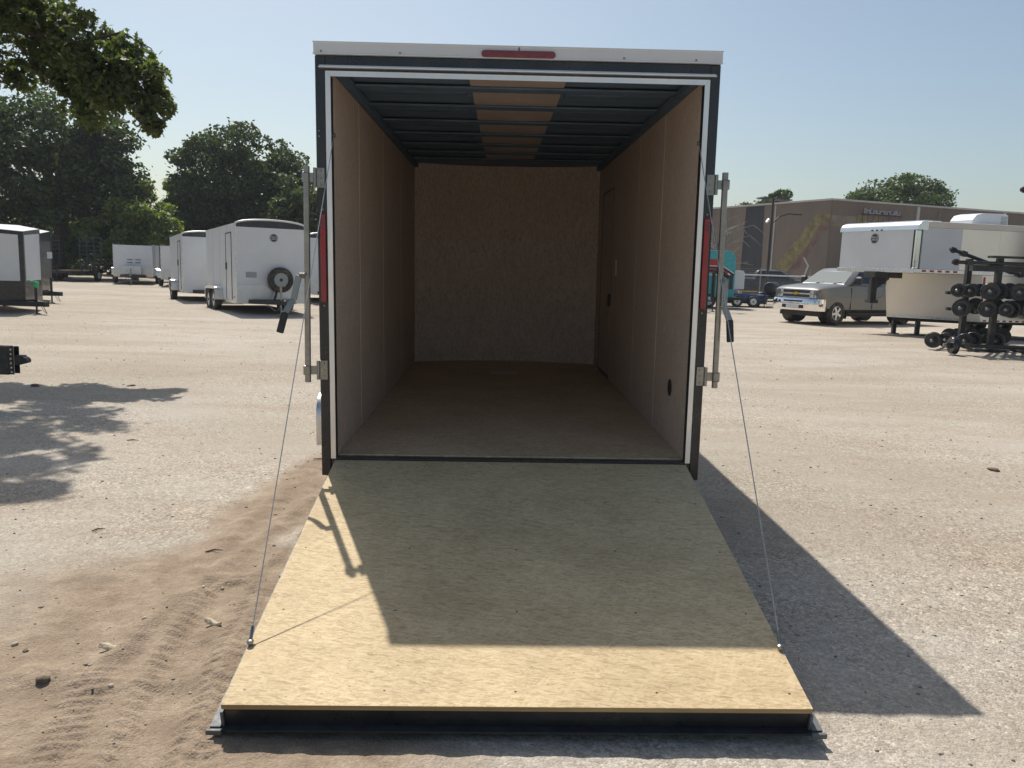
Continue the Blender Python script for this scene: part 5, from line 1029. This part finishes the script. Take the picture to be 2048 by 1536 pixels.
def tree(name, label, base, th, tr_, parts, nl_, size, mat, seed, group, cat='tree', limb=True):
    """parts: (centre offset, radii, clump count, clump radius)"""
    t = thing(name, label, cat, base, 0, group); r = np.random.default_rng(seed); CC = []; RR = []
    for c, rd3, n, cr in parts:
        C, R = clumps(c, rd3, n, cr, r); CC.append(C); RR.append(R)
    CC = np.concatenate(CC); RR = np.concatenate(RR)
    m = MB().tube([(0, 0, -0.1), (0.05 * th, 0.03, th * 0.45), (0.0, 0.1, th)], [tr_ * 1.25, tr_, tr_ * 0.7], 10).build('trunk', BARK, t, True)
    if limb:
        lm = MB()
        for k in range(min(26, len(CC))):
            e = CC[(k * 7) % len(CC)]; mid = (e * 0.5 + np.array([0, 0, th]) * 0.5) + r.normal(size=3) * 0.25
            lm.tube([(0, 0.05, th * 0.85), tuple(mid), tuple(e)], [tr_ * 0.45, tr_ * 0.26, tr_ * 0.08], 6)
        lm.build('limbs', BARK, m, True)
    leaves('crown', CC, RR, nl_, size, mat, t, seed + 1)
    return t
# near oak branch hanging in at the upper left; the trunk stands out of frame
t = thing('oak_tree', 'near oak whose leafy branch hangs in at the upper left corner', 'tree', (-10.2, 8.2, 0), 0, None)
def rel(q): return (q[0] + 10.2, q[1] - 8.2, q[2])
tk = MB().tube([(0, 0, -0.1), (0.1, 0, 1.5), (0.25, -0.1, 3.2), (0.2, 0.1, 5.5), (0.0, 0.3, 8.0)], [0.42, 0.33, 0.28, 0.2, 0.1], 14).build('trunk', BARK, t, True)
lim = MB()
for path, r0 in (([(-9.95, 8.1, 3.4), (-8.4, 7.7, 4.5), (-7.0, 7.4, 4.65), (-6.0, 7.2, 4.4), (-5.3, 7.1, 4.0), (-4.85, 7.0, 3.6)], 0.085), ([(-8.4, 7.7, 4.5), (-7.3, 7.4, 5.3), (-6.5, 7.3, 5.4), (-6.0, 7.2, 5.1)], 0.05), ([(-7.0, 7.4, 4.65), (-6.7, 7.3, 4.2), (-6.3, 7.25, 3.9)], 0.022), ([(-6.0, 7.2, 4.4), (-5.4, 7.3, 4.6), (-5.0, 7.3, 4.4)], 0.03), ([(-8.0, 7.6, 4.5), (-7.4, 7.4, 4.1), (-7.0, 7.3, 3.9)], 0.025), ([(-9.95, 8.2, 4.4), (-9.3, 8.6, 6.0), (-8.4, 8.8, 7.2)], 0.12), ([(-9.98, 8.2, 5.2), (-8.6, 7.4, 6.3), (-7.2, 6.6, 6.6), (-6.0, 6.1, 6.6), (-5.0, 5.0, 6.65)], 0.09), ([(-7.2, 6.6, 6.6), (-6.4, 7.2, 6.65), (-5.6, 7.5, 6.7)], 0.04), ([(-9.95, 8.2, 4.4), (-10.6, 7.0, 5.6), (-10.8, 6.0, 6.2)], 0.1)):
    lim.tube([rel(q) for q in path], [r0 * (1 - 0.8 * k / (len(path) - 1)) for k in range(len(path))], 8)
lim.build('limbs', BARK, tk, True)
r = np.random.default_rng(5)
CC, RR = [], []
for c, rd3, n, cr in (((-6.75, 7.4, 5.05), (0.62, 0.6, 0.55), 16, 0.24), ((-6.7, 7.35, 4.5), (0.55, 0.6, 0.28), 12, 0.22), ((-5.75, 7.2, 4.38), (0.58, 0.5, 0.40), 18, 0.22), ((-5.2, 7.1, 4.05), (0.42, 0.45, 0.36), 14, 0.2), ((-4.95, 7.05, 3.70), (0.26, 0.35, 0.20), 7, 0.17), ((-4.95, 7.0, 3.38), (0.13, 0.2, 0.15), 4, 0.13), ((-5.45, 7.1, 3.72), (0.25, 0.3, 0.2), 5, 0.16), ((-7.05, 7.35, 4.05), (0.22, 0.4, 0.3), 7, 0.2), ((-6.15, 7.2, 3.85), (0.14, 0.2, 0.1), 3, 0.13), ((-5.6, 7.15, 4.02), (0.5, 0.5, 0.34), 16, 0.2), ((-5.8, 7.2, 3.62), (0.36, 0.3, 0.26), 12, 0.18), ((-6.35, 7.25, 4.1), (0.3, 0.3, 0.2), 6, 0.17), ((-6.9, 7.35, 4.75), (0.5, 0.5, 0.5), 14, 0.24), ((-7.9, 7.6, 4.9), (0.7, 0.8, 0.8), 16, 0.3), ((-8.6, 8.2, 6.4), (1.4, 1.4, 1.0), 30, 0.4), ((-10.4, 7.0, 6.2), (1.6, 1.6, 1.1), 34, 0.42), ((-6.2, 7.0, 6.6), (1.0, 1.1, 0.4), 50, 0.26), ((-5.5, 5.9, 6.6), (0.6, 0.6, 0.35), 24, 0.23), ((-5.0, 4.95, 6.7), (0.4, 0.22, 0.3), 14, 0.2), ((-6.7, 5.3, 6.7), (1.1, 0.9, 0.45), 50, 0.28)):
    C, R = clumps(c, rd3, n, cr, r, 0.8); CC.append(C); RR.append(R)
CC = np.concatenate(CC) + np.array([10.2, -8.2, 0]); RR = np.concatenate(RR)
leaves('crown', CC, RR, 38000, 0.10, OAK, t, 9, OAKLEAF, 0.6, 0.4)
G = 'trees behind the parked trailers'
tree('broadleaf_tree', 'large dark tree filling the left side behind the black trailers', (-27.2, 46.0, 0), 4.5, 0.4, [((0.2, 0, 8.7), (3.6, 3.2, 2.4), 64, 0.85), ((-5, 0, 8.0), (3, 3, 2.2), 36, 0.9), ((-1.5, 0, 6.0), (4.5, 4, 2.6), 60, 1.0), ((2.8, 0, 5.6), (2.7, 2.8, 2.3), 40, 0.85), ((3.0, 0, 7.7), (1.9, 2.2, 1.7), 26, 0.75), ((0.5, -0.5, 3.0), (4.6, 3.2, 2.6), 60, 0.9), ((-6, 0, 5.5), (4, 3, 3.5), 50, 1.0)], 58000, 0.26, DARKLEAF, 31, G)
tree('broadleaf_tree', 'tall dome-shaped dark tree behind the white trailers', (-17.9, 52.3, 0), 4.5, 0.4, [((0.1, 0, 6.6), (4.6, 3.8, 3.7), 150, 0.8), ((2.4, 0, 5.4), (2.8, 3, 2.8), 50, 0.8), ((-2.6, 0, 4.6), (2.8, 3, 2.6), 40, 0.8), ((0, -0.5, 3.0), (4.9, 3, 2.4), 60, 0.9)], 50000, 0.26, DARKLEAF, 41, G)
tree('young_tree', 'bright yellow-green young tree between the two big dark trees', (-21.9, 44.5, 0), 2.4, 0.18, [((0.3, 0, 4.2), (1.7, 1.5, 1.7), 26, 0.6), ((-1.2, -0.6, 2.6), (1.6, 1.4, 1.2), 22, 0.55), ((1.4, -0.4, 2.7), (1.5, 1.3, 1.3), 20, 0.55)], 15000, 0.22, LIGHTLEAF, 51, G)
tree('young_tree', 'thin pale green tree rising at the left shoulder of the dome-shaped tree', (-22.3, 53.4, 0), 3.6, 0.15, [((0.0, 0, 6.0), (1.3, 1.2, 1.3), 16, 0.55), ((0.2, 0, 4.2), (1.4, 1.2, 1.4), 16, 0.6)], 8000, 0.22, LIGHTLEAF, 57, G)
tree('broadleaf_tree', 'mid-green tree mostly hidden behind the left edge of the open trailer', (-12.8, 49.5, 0), 3.0, 0.25, [((0, 0, 4.2), (2.6, 2.2, 2.6), 45, 0.75), ((-1.5, -0.5, 2.6), (2.2, 1.8, 1.8), 30, 0.7)], 20000, 0.24, MIDLEAF, 61, G)
# undergrowth along the tree line reads as one mass
r = np.random.default_rng(71); cx = r.uniform(-60, -4, 240); cy = 54 + r.uniform(-2.5, 3.5, 240) - 0.12 * (cx + 30); cz = r.uniform(0.3, 4.2, 240)
ug = leaves('undergrowth', np.stack([cx, cy, cz], 1), np.tile([1.7, 1.4, 1.1], (240, 1)), 42000, 0.34, DARKLEAF, None, 72); tag(ug, 'dark undergrowth filling the gaps along the tree line', 'undergrowth', kind='stuff')
G2 = 'trees beyond the warehouse'
tree('broadleaf_tree', 'broad rounded dark tree rising above the warehouse roof', (37.8, 72.5, 0), 5.5, 0.4, [((0, 0, 8.4), (4.7, 4, 2.7), 100, 0.95), ((2.6, 0, 7.4), (2.6, 3, 2.2), 40, 0.85), ((-2.6, 0, 7.6), (2.4, 3, 2.2), 40, 0.85)], 32000, 0.30, MIDLEAF, 81, G2)
tree('young_tree', 'small light green tree showing above the warehouse roof behind the lamp pole', (25.3, 71.0, 0), 5.0, 0.2, [((0.6, 0, 8.4), (1.1, 1.0, 0.9), 12, 0.5), ((-1.5, 0, 7.6), (1.7, 1.2, 0.8), 16, 0.5), ((-0.3, 0, 6.8), (2.4, 1.2, 1.2), 20, 0.6)], 9000, 0.24, MIDLEAF, 91, G2)
tree('broadleaf_tree', 'dark tree tip just right of the open trailer above the warehouse', (18.6, 76.0, 0), 4.5, 0.3, [((0, 0, 7.0), (2.2, 2, 1.7), 30, 0.7)], 9000, 0.26, DARKLEAF, 95, G2)
tree('broadleaf_tree', 'low row of treetops at the right above the warehouse roof', (50.0, 80.0, 0), 4.0, 0.3, [((0, 0, 7.2), (9.0, 2, 1.0), 50, 0.6)], 9000, 0.26, DARKLEAF, 97, G2)
# bare dead tree by the warehouse
dt = thing('dead_tree', 'bare grey dead tree with drooping branches in front of the warehouse', 'tree', (12.5, 41.8, 0)); dt.scale = (1.5, 1.5, 1.45)
r = random.Random(4); m = MB().tube([(0, 0, 0), (0.05, 0, 1.0), (-0.05, 0, 2.2)], [0.12, 0.1, 0.07], 8).build('trunk', DEADWOOD, dt, True); br = MB()
for k in range(46):
    a = r.uniform(-3.14, 3.14); L_ = r.uniform(0.7, 1.9); z0 = r.uniform(1.3, 2.3); up = r.uniform(0.2, 1.5)
    p = [(0, 0, z0), (math.cos(a) * L_ * 0.35, math.sin(a) * L_ * 0.3, z0 + up * 0.7), (math.cos(a) * L_ * 0.75, math.sin(a) * L_ * 0.5, z0 + up * 0.85), (math.cos(a) * L_ * 1.05, math.sin(a) * L_ * 0.6, z0 + up * 0.55)]
    br.tube(p, [0.035, 0.022, 0.014, 0.006], 5)
    for j in range(2):
        q = Vector(p[2]); br.tube([q, q + Vector((math.cos(a + j - 0.5) * 0.3, 0.1, r.uniform(-0.3, 0.35)))], [0.012, 0.005], 4)
br.build('branches', DEADWOOD, m, True)

# ------------------------------------------------------------------ litter on the ground
def rock(name, label, x, y, s, sq, mat, cat, seed, group=None):
    bm = bmesh.new(); bmesh.ops.create_icosphere(bm, subdivisions=2, radius=1.0); rr = random.Random(seed)
    for v in bm.verts: v.co *= rr.uniform(0.78, 1.15)
    for v in bm.verts: v.co = Vector((v.co.x * s * 1.25, v.co.y * s, v.co.z * s * sq))
    me = bpy.data.meshes.new(name); bm.to_mesh(me); bm.free(); o = bpy.data.objects.new(name, me); COL.objects.link(o); me.materials.append(mat); me.polygons.foreach_set('use_smooth', [True] * len(me.polygons))
    z = float(height(np.array([x]), np.array([y]))[0]); o.location = (x, y, z + s * sq * 0.15); o.rotation_euler = (0.2, 0.1, seed); return tag(o, label, cat, group)
rock('stone', 'fist-sized brown stone lying in the dirt at the lower left', -1.77, -1.61, 0.021, 0.8, STONE, 'stone', 3)
PALEST = pm('pale_stone', (0.46, 0.40, 0.32), 0.9, 0, 0.2, 40)
rock('stone', 'small pale stone near the left edge above the brown stone', -2.05, -1.31, 0.012, 0.7, PALEST, 'stone', 4)
rock('stone', 'small brown stone near the left edge above the brown stone', -1.98, -1.36, 0.012, 0.7, STONE, 'stone', 5)
rock('stone', 'small tan stone right of the brown stone in the dirt', -1.50, -1.65, 0.010, 0.7, PALEST, 'stone', 6)
rock('stone', 'small pale stone left of the upper dry husk', -1.60, -1.13, 0.010, 0.7, PALEST, 'stone', 7)
rock('clod', 'dark clod on the gravel at the right edge', 4.12, 2.05, 0.045, 0.45, STONE, 'clod', 8)
rock('clod', 'dark clod on the gravel below the black coupler', -5.55, 5.03, 0.045, 0.7, STONE, 'clod', 9)
rock('clod', 'dark flat clod on the gravel left of the lower lock bar hinge', -4.55, 5.31, 0.05, 0.3, STONE, 'clod', 10)
def husk(label, x, y, L_, w_, rz, seed):
    n = 9; vs = []; rr = random.Random(seed)
    for i in range(n):
        u = i / (n - 1); ww = w_ * math.sin(math.pi * min(0.97, u * 0.9 + 0.08)) ** 0.6
        for j in range(5):
            q = j / 4 - 0.5; vs.append(((u - 0.5) * L_, q * ww + rr.uniform(-0.002, 0.002), 0.012 * (1 - (2 * q) ** 2) + 0.006 * math.sin(u * 7) + rr.uniform(0, 0.003)))
    k = len(vs); fs = [(i * 5 + j, i * 5 + j + 1, (i + 1) * 5 + j + 1, (i + 1) * 5 + j) for i in range(n - 1) for j in range(4)]
    vs2 = [(a, b, c - 0.003) for a, b, c in vs]; fs2 = [tuple(k + i for i in f[::-1]) for f in fs]
    o = MB().add(vs + vs2, fs + fs2).build('dry_husk', HUSK, None, True); z = float(height(np.array([x]), np.array([y]))[0]); o.location = (x, y, z + 0.008); o.rotation_euler = (0.12, 0.05, rz)
    return tag(o, label, 'husk', 'dry husks in the dirt')
husk('pale dry husk lying flat in the dirt at the lower left', -1.64, -1.36, 0.085, 0.035, 0.05, 1)
husk('pointed dry husk lying in the dirt nearer the ramp', -1.32, -1.09, 0.085, 0.03, -0.35, 2)
for k, (x, y, L_, a) in enumerate(((-1.6, -0.27, 0.09, 0.4), (-3.24, 2.43, 0.10, 0.1), (-2.4, 0.1, 0.07, 0.7), (-0.2 - 1.3, 1.9, 0.12, -0.2))):
    o = MB().tube([(-L_ / 2, 0, 0), (0, 0.01, 0.004), (L_ / 2, -0.004, 0.001)], [0.004, 0.005, 0.002], 6).build('twig', BARK, None, True); o.location = (x, y, float(height(np.array([x]), np.array([y]))[0]) + 0.005); o.rotation_euler = (0, 0, a)
    tag(o, ('short dark twig on the dirt left of the ramp', 'dark twig on the gravel below the tree shadow', 'small twig on the gravel between the tree shadow and ramp', 'dark twig on the gravel by the left rear post')[k], 'twig', 'twigs on the lot')

# ------------------------------------------------------------------ thin summer haze over the lot
hzm = bpy.data.materials.new('thin_haze'); hzm.use_nodes = True; hn = hzm.node_tree.nodes; hn.clear(); ho = hn.new('ShaderNodeOutputMaterial'); hv = hn.new('ShaderNodeVolumePrincipled')
hv.inputs['Color'].default_value = (0.86, 0.92, 1.0, 1); hv.inputs['Density'].default_value = 0.00045; hv.inputs['Anisotropy'].default_value = 0.3
hzm.node_tree.links.new(hv.outputs['Volume'], ho.inputs['Volume'])
tag(Bx(-950, 950, -950, 950, -1.2, 14.5).build('haze', hzm), 'thin pale summer haze lying over the whole lot', 'haze', kind='stuff')
